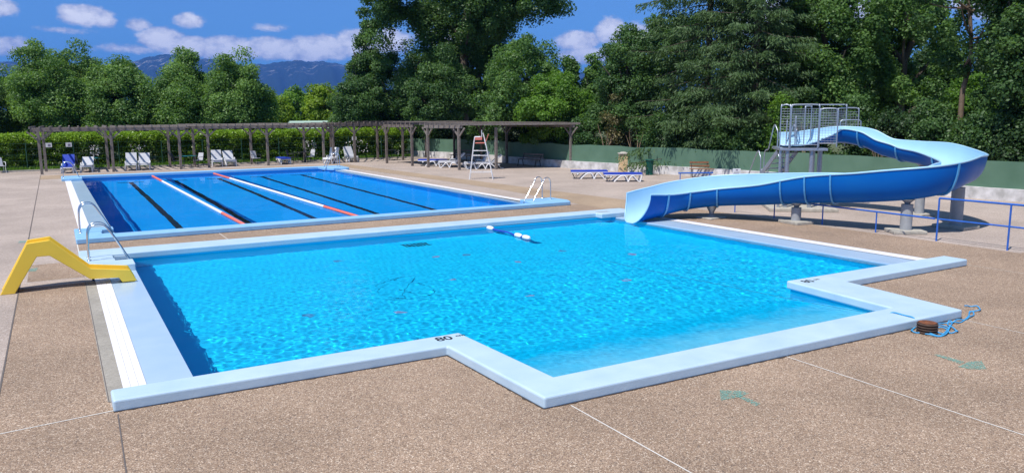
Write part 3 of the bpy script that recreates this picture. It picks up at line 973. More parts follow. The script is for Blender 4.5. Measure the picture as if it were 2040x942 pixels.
# stairs
sdv = Vector((.33, .94, 0)).normalized(); sn = Vector((sdv.y, -sdv.x, 0))
S0 = pl(.05, .75, 0)
NST = 10
for k in range(NST):
    c = S0 + sdv * (.24 * k + .14) + Vector((0, 0, PZ - .2 * (k + 1)))
    MB().add([tuple(c + sdv * a_ + sn * b_ + Vector((0, 0, z))) for z in (-.03, 0) for a_, b_ in ((-.13, 0), (.13, 0), (.13, .75), (-.13, .75))], [(3, 2, 1, 0), (4, 5, 6, 7), (0, 1, 5, 4), (1, 2, 6, 5), (2, 3, 7, 6), (3, 0, 4, 7)]).build('stair_tread', M_galv, slide)
for b_ in (0, .75):
    a0 = S0 + sn * b_ + Vector((0, 0, PZ - .15)); a1 = S0 + sn * b_ + sdv * 2.45 + Vector((0, 0, .08))
    MB().bar(a0, a1, .04, .16).build('stringer', M_galv, slide)
    guard('stair_rail', S0 + sn * b_ + sdv * .05, S0 + sn * b_ + sdv * .95, PZ - .2, PZ + .75, .3, False, PZ - 1.0, PZ - .05)
    guard('stair_rail', S0 + sn * b_ + sdv * 1.2, S0 + sn * b_ + sdv * 2.5, PZ - 1.15, PZ - .25, .3, False, .05, .95)
guard('stair_gate', S0 + sn * .8 + sdv * 2.6 , S0 + sn * 1.15 + sdv * 2.75, .0, 1.25, .15, True)
# notice board by the stairs
t = thing('notice_board', 'white notice board standing by the foot of the slide stairs', 'sign', (22.05, 21.4, 0), -.52)
MB().box((-.14, -.012, .98), (.16, .012, 1.36)).build('board', M_paper, t, bevel=.004)
mb = MB()
for k in range(5): mb.box((-.10, -.0155, 1.06 + .04 * k), (.12 - .02 * (k % 2), -.0135, 1.072 + .04 * k))
mb.box((-.03, -.0155, 1.285), (.05, -.0135, 1.33)); mb.build('print', M_ink, t)
MB().tube([(0, .03, 0), (0, .03, 1.3)], .022, 8).build('post', M_galv, t)

# ================================================================== BLUE RAILINGS
t = thing('blue_railing', 'tall blue metal railing at the right edge beside the slide', 'railing', (20.42, 12.48, 0))
for k in range(5):
    y = -1.78 * k; x = .13 * k
    MB().tube([(x, y, 0), (x, y, 1.16)], .024, 8).build('post', M_rail, t)
MB().tube([(0, 0, 1.16), (.52, -7.12, 1.16)], .026, 8).build('top_rail', M_rail, t)
MB().tube([(0, 0, .60), (.52, -7.12, .60)], .022, 8).build('middle_rail', M_rail, t)
t = thing('low_blue_railing', 'low blue single bar railing running underneath the slide', 'railing', (20.40, 12.5, 0))
yy = [1.8, 3.65, 5.55, 7.3]
for y in yy: MB().tube([(0, y, 0), (0, y, .6)], .02, 8).build('post', M_rail, t)
MB().tube([(0, 0.05, .6), (0, yy[-1], .6)], .024, 8).build('top_rail', M_rail, t)
t = thing('low_blue_railing', 'short low blue railing in front of the wooden bench', 'railing', (27.3, 30.3, 0), -.45)
for x in (0, 1.5): MB().tube([(x, 0, 0), (x, 0, .4)], .022, 8).build('post', M_rail, t)
MB().tube([(-.1, 0, .4), (1.7, 0, .4)], .035, 8).build('top_rail', M_rail, t)

# ================================================================== WALL + WINDBREAK
WL = [(24.3, 62.0), (24.95, 59.0), (26.6, 54.4), (27.25, 47.65), (27.9, 40.67), (30.25, 31.9), (31.0, 28.1), (31.75, 17.5), (33.6, 8.0), (36, -2)]


def strip(pts, z0, z1, th, name, m, parent, wob=0.0, seedv=1, sub=1):
    r_ = random.Random(seedv)
    P = []
    for (a, b) in zip(pts, pts[1:]):
        a = Vector(a); b = Vector(b)
        n = max(1, int((b - a).length / sub))
        for k in range(n): P.append(a + (b - a) * k / n)
    P.append(Vector(pts[-1]))
    mb = MB(); vs = []
    for i, q in enumerate(P):
        d = (P[min(i + 1, len(P) - 1)] - P[max(i - 1, 0)]).normalized(); n = Vector((-d.y, d.x)) * th / 2
        zt = z1 + (r_.uniform(-1, 1) * wob if wob else 0); of = r_.uniform(-1, 1) * wob * .7
        for sx, z in ((-1, z0), (1, z0), (1, zt), (-1, zt)):
            vs.append((q.x + n.x * (sx + of * 8 * (z > z0)), q.y + n.y * (sx + of * 8 * (z > z0)), z))
    k = len(P)
    fs = [(4 * i + j, 4 * i + (j + 1) % 4, 4 * i + 4 + (j + 1) % 4, 4 * i + 4 + j) for i in range(k - 1) for j in range(4)]
    fs += [(0, 3, 2, 1), (4 * k - 4, 4 * k - 3, 4 * k - 2, 4 * k - 1)]
    return mb.add(vs, fs, False).build(name, m, parent)


t = tag(strip(WL, -.2, .46, .22, 'low_wall', M_wall, None, sub=40), 'low stained white wall carrying the green windbreak around the terrace', 'wall')
t = thing('windbreak_fence', 'green netting windbreak stretched above the low white wall', 'fence')
strip([(x + .12, y) for x, y in WL], .44, 1.46, .02, 'netting', M_screen, t, .05, 6, 1.1)
Pf = []
for (a, b) in zip(WL, WL[1:]):
    a = Vector(a); b = Vector(b); n = max(1, round((b - a).length / 2.4))
    for k in range(n): Pf.append(a + (b - a) * k / n)
for q in Pf: MB().tube([(q.x + .2, q.y, .4), (q.x + .2, q.y, 1.5)], .025, 6).build('post', M_mesh, t)

# stone fountain, bin, bench
t = thing('stone_fountain', 'yellow limestone drinking fountain pillar beside the green bin', 'fountain', (28.1, 36.0, 0), -.52)
MB().box((-.24, -.24, 0), (.24, .24, .5)).build('base_block', M_stone, t, bevel=.02)
MB().box((-.23, -.23, .505), (.23, .23, 1.08)).build('upper_block', M_stone, t, bevel=.02)
MB().box((-.29, -.29, 1.083), (.29, .29, 1.16)).build('cap', M_concrete, t, bevel=.03)
MB().lathe([(.0, 1.23), (.14, 1.215), (.22, 1.16)], (0, 0), 16).build('dome', M_concrete, t)
mb = MB(); mb.tube([(-.05, -.23, .86), (-.05, -.33, .86), (-.05, -.34, .82)], .016, 8); mb.bar((-.09, -.28, .9), (-.01, -.28, .9), .015, .015); mb.build('tap', M_iron, t)
t = thing('litter_bin', 'dark green slatted metal litter bin against the low wall', 'bin', (28.55, 34.2, 0), -.5)
for k in range(22):
    a = 2 * PI * k / 22
    MB().bar((.19 * math.cos(a), .19 * math.sin(a), .05), (.21 * math.cos(a), .21 * math.sin(a), .80), .035, .012, (math.cos(a), math.sin(a), 0)).build('slat', M_bin, t)
MB().lathe([(.17, .06), (.17, .76), (.0, .76)], (0, 0), 20).build('liner', mat('bin_liner', (.01, .05, .04), .6), t)
MB().lathe([(.0, .0), (.22, .0), (.22, .06), (.17, .07)], (0, 0), 20).build('base_ring', M_bin, t)
MB().lathe([(.2, .78), (.27, .84), (.26, .86), (.16, .82)], (0, 0), 20).build('top_ring', M_bin, t)


def bench(label, x, y, rz, wood, iron, L=1.5):
    t = thing('bench', label, 'bench', (x, y, 0), rz)
    for k in range(3): MB().box((-L / 2, -.02 + .15 * k, .43), (L / 2, .10 + .15 * k, .46)).build('seat_slat', wood, t, bevel=.006)
    for z in (.58, .76): MB().bar((-L / 2 + .05, .47 + (z - .5) * .25, z), (L / 2 - .05 + .12, .47 + (z - .5) * .25, z), .03, .11).build('back_slat', wood, t, bevel=.006)
    for s in (-1, 1):
        xx = s * (L / 2 - .13)
        mb = MB(); mb.bar((xx, .02, .43), (xx - .03, -.06, 0), .035, .035); mb.bar((xx, .36, .43), (xx, .46, 0), .035, .035)
        mb.bar((xx, 0, .425), (xx, .44, .425), .035, .03); mb.bar((xx, .40, .42), (xx, .58, .84), .03, .03)
        mb.build('leg_frame', iron, t)
    return t


bench('brown wooden bench with black iron legs against the green windbreak', 30.1, 31.15, -.55, M_bench, M_iron, 2.0)
bench('weathered bench in the shade under the right end of the pergola', 26.5, 44.0, -1.3, M_wood, M_iron, 1.8)
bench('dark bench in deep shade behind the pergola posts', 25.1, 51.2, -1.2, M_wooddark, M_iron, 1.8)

# ================================================================== PERGOLAS
def pergola(label, front, back, h, over=.45, cover=False, rafter_gap=.48, loc=None, wood=None, wob=.02, seed=1):
    """front/back: lists of post feet; beams along each list, rafters across"""
    wood = wood or M_wood
    r_ = random.Random(seed)
    o = Vector((front[0][0], front[0][1], 0))
    t = thing('pergola', label, 'pergola', o)
    rows = [[Vector((x, y, 0)) - o for x, y in row] for row in (front, back)]
    ends = []
    for row in rows:
        for q in row:
            MB().bar(q, q + Vector((r_.uniform(-wob, wob), r_.uniform(-wob, wob), h - .16)), .15, .15, (0, 1, 0)).build('post', wood, t, bevel=.01)
        d = (row[-1] - row[0]).normalized()
        a = row[0] - d * over; b = row[-1] + d * over
        ends.append((a, b))
        MB().bar(a + Vector((0, 0, h - .08)), b + Vector((0, 0, h - .10 + r_.uniform(-.02, .02))), .12, .22).build('beam', wood, t, bevel=.01)
        for i, q in enumerate(row):
            br = MB()
            for s in (-1, 1):
                if (i == 0 and s < 0 and over < .3) or (i == len(row) - 1 and s > 0 and over < .3): continue
                br.bar(q + Vector((0, 0, h - .72)), q + d * (s * .58) + Vector((0, 0, h - .17)), .07, .09)
            br.build('brace', wood, t)
    (a0, a1), (b0, b1) = ends
    n = max(2, int((a1 - a0).length / rafter_gap))
    for k in range(n + 1):
        f = k / n
        p = a0 + (a1 - a0) * f; q = b0 + (b1 - b0) * f; e = (q - p).normalized() * .35
        MB().bar(p - e + Vector((0, 0, h + .05)), q + e + Vector((0, 0, h + .05 + r_.uniform(-.015, .015))), .07, .13).build('rafter', wood, t)
    if cover:
        cv = MB()
        m_ = 64
        u = (b0 - a0).normalized()
        for k in range(m_):
            f = (k + .5) / m_
            p = a0 + (b0 - a0) * f; q = a1 + (b1 - a1) * f
            cv.bar(p + Vector((0, 0, h + .12 + r_.uniform(0, .015))), q + Vector((0, 0, h + .12 + r_.uniform(0, .015))), (b0 - a0).length / m_ * .97, .012)
        cv.build('reed_cover', M_wooddark, t)
    return t


pergola('long grey pergola at the left behind the far pool', [(-.8, 54.0), (2.98, 54.0), (6.83, 54.05)], [(-.6, 56.7), (2.85, 56.7), (6.5, 56.7)], 2.68, .4, seed=1)
pergola('middle grey pergola behind the far pool, between its two neighbours', [(8.62, 54.6), (12.42, 54.6), (16.25, 54.6)], [(8.1, 57.1), (11.85, 57.1), (15.6, 57.1)], 2.70, .75, seed=2)
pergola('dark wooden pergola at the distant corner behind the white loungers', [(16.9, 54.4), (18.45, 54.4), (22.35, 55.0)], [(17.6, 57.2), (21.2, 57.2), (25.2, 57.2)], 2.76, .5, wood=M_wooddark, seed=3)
pergola('largest pergola at the right with a dense reed roof and open front', [(21.35, 43.5), (20.75, 46.8)], [(27.95, 41.1), (27.05, 47.65)], 2.72, .35, True, seed=4, rafter_gap=.55)
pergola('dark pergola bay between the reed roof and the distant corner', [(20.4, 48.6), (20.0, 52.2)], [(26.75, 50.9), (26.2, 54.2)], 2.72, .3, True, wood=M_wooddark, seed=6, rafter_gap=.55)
tag(MB().bar((23.5, 42.72, 0), (23.5, 42.72, 2.58), .15, .15, (0, 1, 0)).build('timber_post', M_wood, bevel=.01), 'single timber post supporting the front edge of the reed roof', 'post')


# ================================================================== LIFEGUARD CHAIR
t = thing('lifeguard_chair', 'tall white lifeguard chair with salmon seat beside the far pool', 'lifeguard chair', (19.4, 36.9, 0), math.atan2(.5, -.866))
# local +x faces the pool (left in view)
fr = MB()
for s in (-1, 1):
    y = s * .33
    for q in ([(.62, y, 0), (.36, y * .72, 2.0), (.32, y * .72, 2.22), (.02, y * .72, 2.22)], [(-.62, y, 0), (-.2, y * .72, 2.1)]):
        fr2 = MB().tube(q, .02, 8)
        fr2.build('leg', M_white, t)
    MB().tube([(-.24, y * .72, 1.8), (-.16, y * .72, 2.24), (-.10, y * .72, 2.42)], .016, 8).build('back_upright', M_white, t)
    for z in (.38, 1.25, 1.5):
        fx = .62 - .26 * z / 2; bx = -.62 + .42 * z / 2.1
        MB().tube([(fx, y * (1 - .14 * z), z), (bx, y * (1 - .14 * z), z)], .014, 6).build('side_bar', M_white, t)
for k in range(7):
    z = .28 + .25 * k; fx = .62 - .26 * z / 2; y = .33 * (1 - .14 * z)
    MB().tube([(fx, -y, z), (fx, y, z)], .014, 6).build('rung', M_white, t)
MB().tube([(-.5, -.28, .38), (-.5, .28, .38)], .014, 6).build('cross_bar', M_white, t)
MB().box((-.2, -.22, 1.88), (.3, .22, 1.92)).build('seat', M_salmon, t, bevel=.01)
MB().add([(-.22, -.22, 1.92), (-.22, .22, 1.92), (-.38, .22, 2.36), (-.38, -.22, 2.36), (-.25, -.22, 1.92), (-.25, .22, 1.92), (-.41, .22, 2.36), (-.41, -.22, 2.36)], [(0, 1, 2, 3), (7, 6, 5, 4), (0, 3, 7, 4), (1, 5, 6, 2), (3, 2, 6, 7)]).build('backrest', M_salmon, t)
MB().box((-.05, -.25, 2.06), (.3, -.22, 2.2)).build('armrest', M_salmon, t); MB().box((-.05, .22, 2.06), (.3, .25, 2.2)).build('armrest', M_salmon, t)
MB().tube([(-.05, .2, 2.2), (-.05, .2, 2.58)], .018, 6).build('umbrella_socket', M_white, t)


# ================================================================== LOUNGERS
def lounger(label, x, y, rz, back=0.0, top=None, z=0.0, frame=None, group='white resin sun loungers'):
    """local x from head (0) to foot (1.9); back = backrest angle in degrees"""
    top = top or M_navy; frame = frame or M_whitepl
    t = thing('sun_lounger', label, 'sun lounger', (x, y, z), rz, group)
    hg = .78; bz = .34
    mb = MB()
    for s in (-1, 1):
        mb.tube([(hg, s * .31, bz), (1.9, s * .31, bz + .01)], .026, 8)
        if not back: mb.tube([(0, s * .31, bz), (hg, s * .31, bz)], .026, 8)
    mb.tube([(1.9, -.31, bz), (1.93, 0, bz), (1.9, .31, bz)], .026, 8)
    mb.build('frame', frame, t)
    for s in (-1, 1):
        yy_ = s * .31
        MB().tube(smooth_path([(.50, yy_, 0), (.62, yy_, .12), (.80, yy_, .27), (1.0, yy_, .31), (1.12, yy_, .2), (1.2, yy_, 0)], 4), .032, 8).build('leg', frame, t)
        MB().tube(smooth_path([(1.22, yy_, 0.01), (1.32, yy_, .22), (1.45, yy_, .3), (1.62, yy_, .12), (1.78, yy_, 0), (1.84, yy_, .1), (1.9, yy_, .32)], 4), .03, 8).build('leg', frame, t)
        MB().tube([(.06, yy_ * .9, bz if not back else .04), (.2, yy_ * .9, .02), (.44, yy_ * .9, .28)], .016, 6).build('rear_strut', M_darkfab if not back else frame, t)
        MB().lathe([(.0, -.03), (.05, -.03), (.05, .03), (.0, .03)], (0, 0), 12).build('wheel', frame, t, loc=(.34, yy_, .26))
    sb = MB()
    sb.box((hg, -.33, bz + .02), (1.92, .33, bz + .10)); sb.build('seat', top, t, bevel=.01)
    a = R(back)
    bk = MB(); L = hg
    q = lambda u, yv, w_: (hg - u * math.cos(a) - w_ * math.sin(a) * -1 * 0, yv, bz + .01 + u * math.sin(a) + w_)
    bk.add([(hg - u * math.cos(a) + w_ * math.sin(a), yv, bz + .01 + u * math.sin(a) + w_ * math.cos(a)) for w_ in (.01, .09) for u, yv in ((0, -.33), (0, .33), (L, .32), (L, -.32))],
           [(3, 2, 1, 0), (4, 5, 6, 7), (0, 1, 5, 4), (1, 2, 6, 5), (2, 3, 7, 6), (3, 0, 4, 7)])
    bk.build('backrest', top, t, bevel=.01)
    if back:
        mb = MB()
        for s in (-1, 1): mb.tube([(hg, s * .3, bz), (hg - L * math.cos(a), s * .3, bz + L * math.sin(a))], .024, 8)
        mb.tube([(hg - L * math.cos(a), -.3, bz + L * math.sin(a)), (hg - L * math.cos(a) - .01, 0, bz + L * math.sin(a) + .03), (hg - L * math.cos(a), .3, bz + L * math.sin(a))], .024, 8)
        mb.build('back_frame', frame, t)
        for s in (-1, 1): MB().tube([(hg + .1, s * .33, bz + .01), (hg + .05, s * .34, bz + .2), (hg + .38, s * .34, bz + .21), (hg + .42, s * .33, bz + .02)], .02, 6).build('armrest', frame, t)
    return t


RT = math.atan2(-.5, .866)
cr_, sr_ = math.cos(RT), math.sin(RT)


def lounge_side(label, cx, cy, **k):
    return lounger(label, cx - .95 * cr_, cy - .95 * sr_, RT, **k)


lounge_side('flat lounger with blue cover, the left one of the pair near the green bin', 24.35, 34.1)
lounge_side('flat lounger with blue cover, nearest the slide in front of the stone fountain', 24.75, 31.75)
lounge_side('flat lounger with blue cover half behind the left reed roof post', 21.6, 48.0)
FC = R(-97)
for lb, x, y, kw in [
        ('white lounger with raised grey back, left one of the first pair before the hedge', 4.22, 56.5, dict(back=58, top=M_greycloth)),
        ('white lounger with raised grey back, right one of the first pair before the hedge', 4.98, 56.5, dict(back=52, top=M_greycloth)),
        ('white lounger with raised grey back, left one of the pair under the middle pergola', 9.45, 56.9, dict(back=60, top=M_greycloth)),
        ('white lounger with raised grey back, right one of the pair under the middle pergola', 10.15, 56.9, dict(back=50, top=M_greycloth)),
        ('blue covered lounger seen end on, alone under the right bay of the middle pergola', 13.8, 57.0, dict(back=0, top=M_navy)),
        ('lounger with blue seat and dark back behind the distant left ladder', .72, 56.0, dict(back=62, top=M_navy)),
        ('low white lounger with dull grey back beneath the left pergola', 1.75, 56.4, dict(back=35, top=M_greycloth)),
        ('white lounger with shaded grey back beside the right hand corner post', 18.5, 56.6, dict(back=62, top=M_greycloth))]:
    lounger(lb, x, y, FC + (.1 if x > 10 else 0), **kw)
lounger('bright white lounger with raised back and blue seat at the distant right corner', 17.45, 55.2, R(-130), back=66, top=M_whitepl)
lounger('white lounger with raised back partly behind the second reed roof post', 22.9, 45.3, R(150), back=45, top=M_greycloth)
lounger('grey lounger with steep back just behind the lifeguard chair', 23.9, 43.6, R(160), back=60, top=M_greycloth)
lounger('white lounger with slumped grey back right of the lifeguard chair', 24.3, 43.1, R(155), back=40, top=M_greycloth)


# garden chairs and tables
def chair(label, x, y, rz, m, fm=None, group='garden chairs by the hedge'):
    fm = fm or M_iron
    t = thing('garden_chair', label, 'chair', (x, y, 0), rz, group)
    for sx in (-1, 1):
        for sy in (-1, 1): MB().tube([(sx * .24, sy * .23, 0), (sx * .22, sy * .21, .42)], .014, 6).build('leg', fm, t)
        MB().tube([(sx * .25, -.22, .42), (sx * .26, -.2, .64), (sx * .26, .2, .66)], .016, 6).build('armrest', fm, t)
    MB().box((-.22, -.22, .41), (.22, .22, .44)).build('seat', m, t, bevel=.008)
    MB().add([(x_, y_, z_) for y0_ in (0, .025) for x_, y_, z_ in ((-.22, .2 + y0_, .45), (.22, .2 + y0_, .45), (.2, .33 + y0_, .92), (-.2, .33 + y0_, .92))], [(0, 1, 2, 3), (7, 6, 5, 4), (0, 4, 5, 1), (1, 5, 6, 2), (2, 6, 7, 3), (3, 7, 4, 0)]).build('backrest', m, t)
    return t


def table(label, x, y, m, w_=.9, h_=.72):
    t = thing('garden_table', label, 'table', (x, y, 0), .2, 'garden tables by the hedge')
    for sx in (-1, 1):
        for sy in (-1, 1): MB().tube([(sx * w_ * .42, sy * w_ * .42, 0), (sx * w_ * .34, sy * w_ * .34, h_)], .018, 6).build('leg', M_iron, t)
    MB().box((-w_ / 2, -w_ / 2, h_), (w_ / 2, w_ / 2, h_ + .03)).build('tabletop', m, t, bevel=.01)
    return t


chair('white garden chair alone at the far left edge of the terrace', -3.0, 57.0, .3, M_greycloth, M_whitepl)
chair('dark garden chair left of the teal table between two pergolas', 6.9, 56.2, 1.2, M_darkfab)
chair('grey backed garden chair right of the teal table between two pergolas', 8.15, 56.0, -.9, M_greycloth)
chair('grey backed garden chair behind the central post of the middle pergola', 12.0, 56.4, .4, M_greycloth)
chair('dark garden chair under the middle pergola left of the darkest table', 14.45, 56.3, 1.0, M_darkfab)
chair('grey garden chair under the middle pergola right of the darkest table', 15.75, 56.3, -1.1, M_greycloth)
chair('dark garden chair behind the blue lounger at the left pergola', 1.0, 57.0, .2, M_darkfab)
table('teal topped garden table between the left and middle pergolas', 7.5, 56.0, M_teal)
table('teal topped garden table beneath the left pergola', 1.9, 57.1, M_teal)
table('dark garden table beneath the right end of the middle pergola', 15.1, 56.5, M_iron)
table('dark garden table near the hedge under the distant corner pergola', 21.6, 55.6, M_iron)
# small notices on the hedge fence
for lb, x in (('small white notice beside the first pergola post', -.35), ('small white notice on the hedge fence, second from the left', .75), ('small white notice on the hedge fence behind the white loungers', 19.6)):
    t = thing('notice', lb, 'sign', (x, 57.85, 0))
    MB().box((-.17, -.01, 1.45), (.17, .01, 1.72)).build('board', M_paper, t)
    MB().box((-.05, -.013, 1.5), (.1, -.011, 1.64)).build('print', M_ink, t)

# ================================================================== SMALL THINGS IN FRONT
t = thing('iron_weight', 'rusty ribbed iron weight standing on the paving by the blue rope', 'weight', (11.76, 7.22, .005))
for k in range(4):
    z = .005 + .048 * k
    MB().lathe([(.0, z), (.155, z), (.18, z + .010), (.18, z + .030), (.155, z + .040), (.14, z + .045), (0, z + .045)], (0, 0), 28).build('disc', M_rustd, t)
MB().lathe([(.15, .192), (.158, .199), (.14, .203), (.05, .196), (.045, .21), (0, .21)], (0, 0), 28).build('top_plate', M_rust, t)


def gp(px, py, z):      # terrace point seen at a photo pixel, used only to measure the rope's loops
    r = right * (px - 1020) + down * (py - 471) + fwd * 1568.995
    k = (z - 3.5) / r.z
    return (r.x * k, r.y * k, z)


zz = lambda L: [gp(1750 + x / 5.886, 540 + y / 5.886, .016) for x, y in L]
loops = zz([(640, 690), (560, 710), (560, 745), (680, 765), (790, 745), (820, 690), (740, 670), (600, 700), (610, 745), (720, 755), (810, 700), (800, 650), (690, 650), (650, 690), (700, 730), (800, 720), (850, 640), (860, 600), (820, 600), (820, 640), (900, 690), (930, 710), (880, 722), (820, 715), (840, 640), (900, 590), (1010, 570), (1060, 550), (1115, 515), (1110, 490), (1065, 485), (1055, 540), (960, 600), (870, 610), (760, 610), (670, 645)])
loops2 = zz([(1065, 500), (1080, 470), (1180, 470), (1190, 440), (1150, 420), (1080, 412), (1010, 418)])
loops3 = zz([(430, 672), (385, 690), (400, 715), (480, 722), (560, 720)])
t.scale = (.86, .86, .86)
t = thing('rope_coil', 'tangled blue rope in loops beside the rusty weight', 'rope')
for i, L in enumerate((loops, loops2, loops3)):
    P = smooth_path(L, 6)
    P = [Vector((q.x, q.y, .014 + .012 * (1 + math.sin(j * .55 + i)))) for j, q in enumerate(P)]
    MB().tube(P, .011, 6).build('strand', M_ropeblue, t)
pts = smooth_path([(11.70, 7.30, .06), (11.70, 7.43, .14), (11.68, 7.62, .168), (11.35, 8.0, .166), (11.32, 8.15, .16), (11.30, 8.25, .02), (11.1, 8.6, -.012), (10.9, 10.0, -.012), (10.3, 12.5, -.012), (9.6, 14.4, -.012)], 8)
pts = smooth_path([Vector(gp(1821, 640, .1)) + Vector((0, -.02, 0)), gp(1819, 632, .163), gp(1800, 627, .163), gp(1780, 622, .163), gp(1770, 625, .12), gp(1760, 628, -.01), gp(1600, 600, -.012), gp(1440, 568, -.012), gp(1300, 540, -.012), gp(1200, 518, -.012)], 8)
t = thing('mooring_line', 'thin blue line from the rusty weight across the coping into the water', 'line')
MB().tube(pts[:34], .011, 6).build('rope', M_ropeblue, t); MB().tube(pts[33:], .005, 5).build('wet_rope', M_darkrope, t)

# worn turquoise arrows
M_arrow = bpy.data.materials.new('worn_turquoise_paint'); M_arrow.use_nodes = True
nt = M_arrow.node_tree; p = nt.nodes['Principled BSDF']; p.inputs['Base Color'].default_value = (.13, .42, .36, 1); p.inputs['Roughness'].default_value = .8
tr = nt.nodes.new('ShaderNodeBsdfTransparent'); ms = nt.nodes.new('ShaderNodeMixShader'); n = nt.nodes.new('ShaderNodeTexNoise'); n.inputs['Scale'].default_value = 55; n.inputs['Detail'].default_value = 3
tc = nt.nodes.new('ShaderNodeTexCoord'); nt.links.new(tc.outputs['Object'], n.inputs[0])
mr = nt.nodes.new('ShaderNodeMapRange'); mr.inputs[1].default_value = .42; mr.inputs[2].default_value = .56; mr.inputs[3].default_value = .05; mr.inputs[4].default_value = .62
nt.links.new(n.outputs[0], mr.inputs[0]); nt.links.new(mr.outputs[0], ms.inputs[0]); nt.links.new(tr.outputs[0], ms.inputs[1]); nt.links.new(p.outputs[0], ms.inputs[2]); nt.links.new(ms.outputs[0], nt.nodes['Material Output'].inputs[0])


def arrow(label, shaft, head):
    S = [gp(x, y, .0125)[:2] for x, y in shaft]; Hh = [gp(x, y, .0125)[:2] for x, y in head]
    mb = MB(); mb.sheet(S, .0125); mb.sheet(Hh, .0135)
    tag(mb.build('painted_arrow', M_arrow), label, 'arrow')


arrow('worn turquoise arrow on the paving pointing left, nearest the camera', [(1466, 788), (1474, 785), (1515, 803), (1506, 808)], [(1436, 797), (1434, 776), (1478, 778), (1492, 783), (1474, 790)])
arrow('worn turquoise arrow on the paving pointing right below the blue rope', [(1860, 706), (1868, 705), (1922, 720), (1912, 724)], [(1908, 730), (1930, 720), (1955, 718), (1966, 735), (1935, 735)])
for lb, px, py in (('faint turquoise dab on the pale paving behind the yellow slide', 46, 481), ('faint turquoise dab on the brown paving seen through the yellow slide', 62, 537)):
    a = gp(px, py, .0125)
    tag(MB().sheet([(a[0] - .12, a[1] - .2), (a[0] + .1, a[1] - .25), (a[0] + .14, a[1] + .2), (a[0] - .1, a[1] + .15)], .0125).build('painted_mark', M_arrow), lb, 'mark')


# ================================================================== VEGETATION
def leaf_quads(c, nrm, size, asp, r_, droop=None):
    n = len(c)
    rv = r_.normal(size=(n, 3))
    t1 = np.cross(nrm, rv); t1 /= np.linalg.norm(t1, axis=1)[:, None] + 1e-9
    t2 = np.cross(nrm, t1); t2 /= np.linalg.norm(t2, axis=1)[:, None] + 1e-9
    if droop is not None:
        t1 = droop / (np.linalg.norm(droop, axis=1)[:, None] + 1e-9)
        t2 = np.cross(t1, rv); t2 /= np.linalg.norm(t2, axis=1)[:, None] + 1e-9
    s = size * r_.uniform(.65, 1.35, n)[:, None]
    v = np.stack([c - t1 * s * .5, c + t2 * s * asp * .5, c + t1 * s * .5, c - t2 * s * asp * .5], 1)
    f = np.arange(4 * n).reshape(n, 4)
    return v.reshape(-1, 3), f


def clumps_to_leaves(cl, rad, per, size, asp, r_, up=.35, flat=.75, jitter=.6):
    """cl (k,3) clump centres; leaves sit on the domed outside of each clump"""
    k = len(cl)
    d = r_.normal(size=(k * per, 3)); d[:, 2] = d[:, 2] + up
    d /= np.linalg.norm(d, axis=1)[:, None]
    cr2 = np.repeat(rad, per)[:, None]
    cc = np.repeat(cl, per, 0)
    pos = cc + d * cr2 * r_.uniform(.45, 1.12, (k * per, 1)) * np.array([1, 1, flat])
    nrm = d * .8 + r_.normal(size=(k * per, 3)) * jitter + np.array([0, 0, .35])
    nrm /= np.linalg.norm(nrm, axis=1)[:, None]
    v, f = leaf_quads(pos, nrm, size, asp, r_)
    rnd = np.clip(np.repeat(r_.uniform(0, 1, k) ** 1.3, per) * .55 + r_.uniform(0, 1, k * per) ** 1.6 * .5, 0, 1)
    return v, f, rnd


def trunk_mesh(r_, h, r0, spread, top, n_limb=7, lean=0.0):
    mb = MB()
    P = [Vector((r_.normal() * .02 * z + lean * z, r_.normal() * .02 * z, z)) for z in np.linspace(-.1, h, 8)]
    mb.tube(P, [r0 * (1 - .72 * i / 7) * (1.25 if i == 0 else 1) for i in range(8)], 9)
    for k in range(n_limb):
        z = h * r_.uniform(.35, .95); a = 2 * PI * k / n_limb + r_.uniform(-.4, .4)
        b = P[min(7, int(z / h * 7))].copy(); b.z = z
        L = spread * r_.uniform(.5, .9); up_ = r_.uniform(.3, 1.0) * (top - z) * .6
        e = b + Vector((math.cos(a) * L, math.sin(a) * L, up_))
        m_ = (b + e) / 2 + Vector((0, 0, -.1 * L))
        mb.tube(smooth_path([b, m_, e], 3), [r0 * .38 * (1 - .8 * j / 6) for j in range(7)], 6)
    return mb


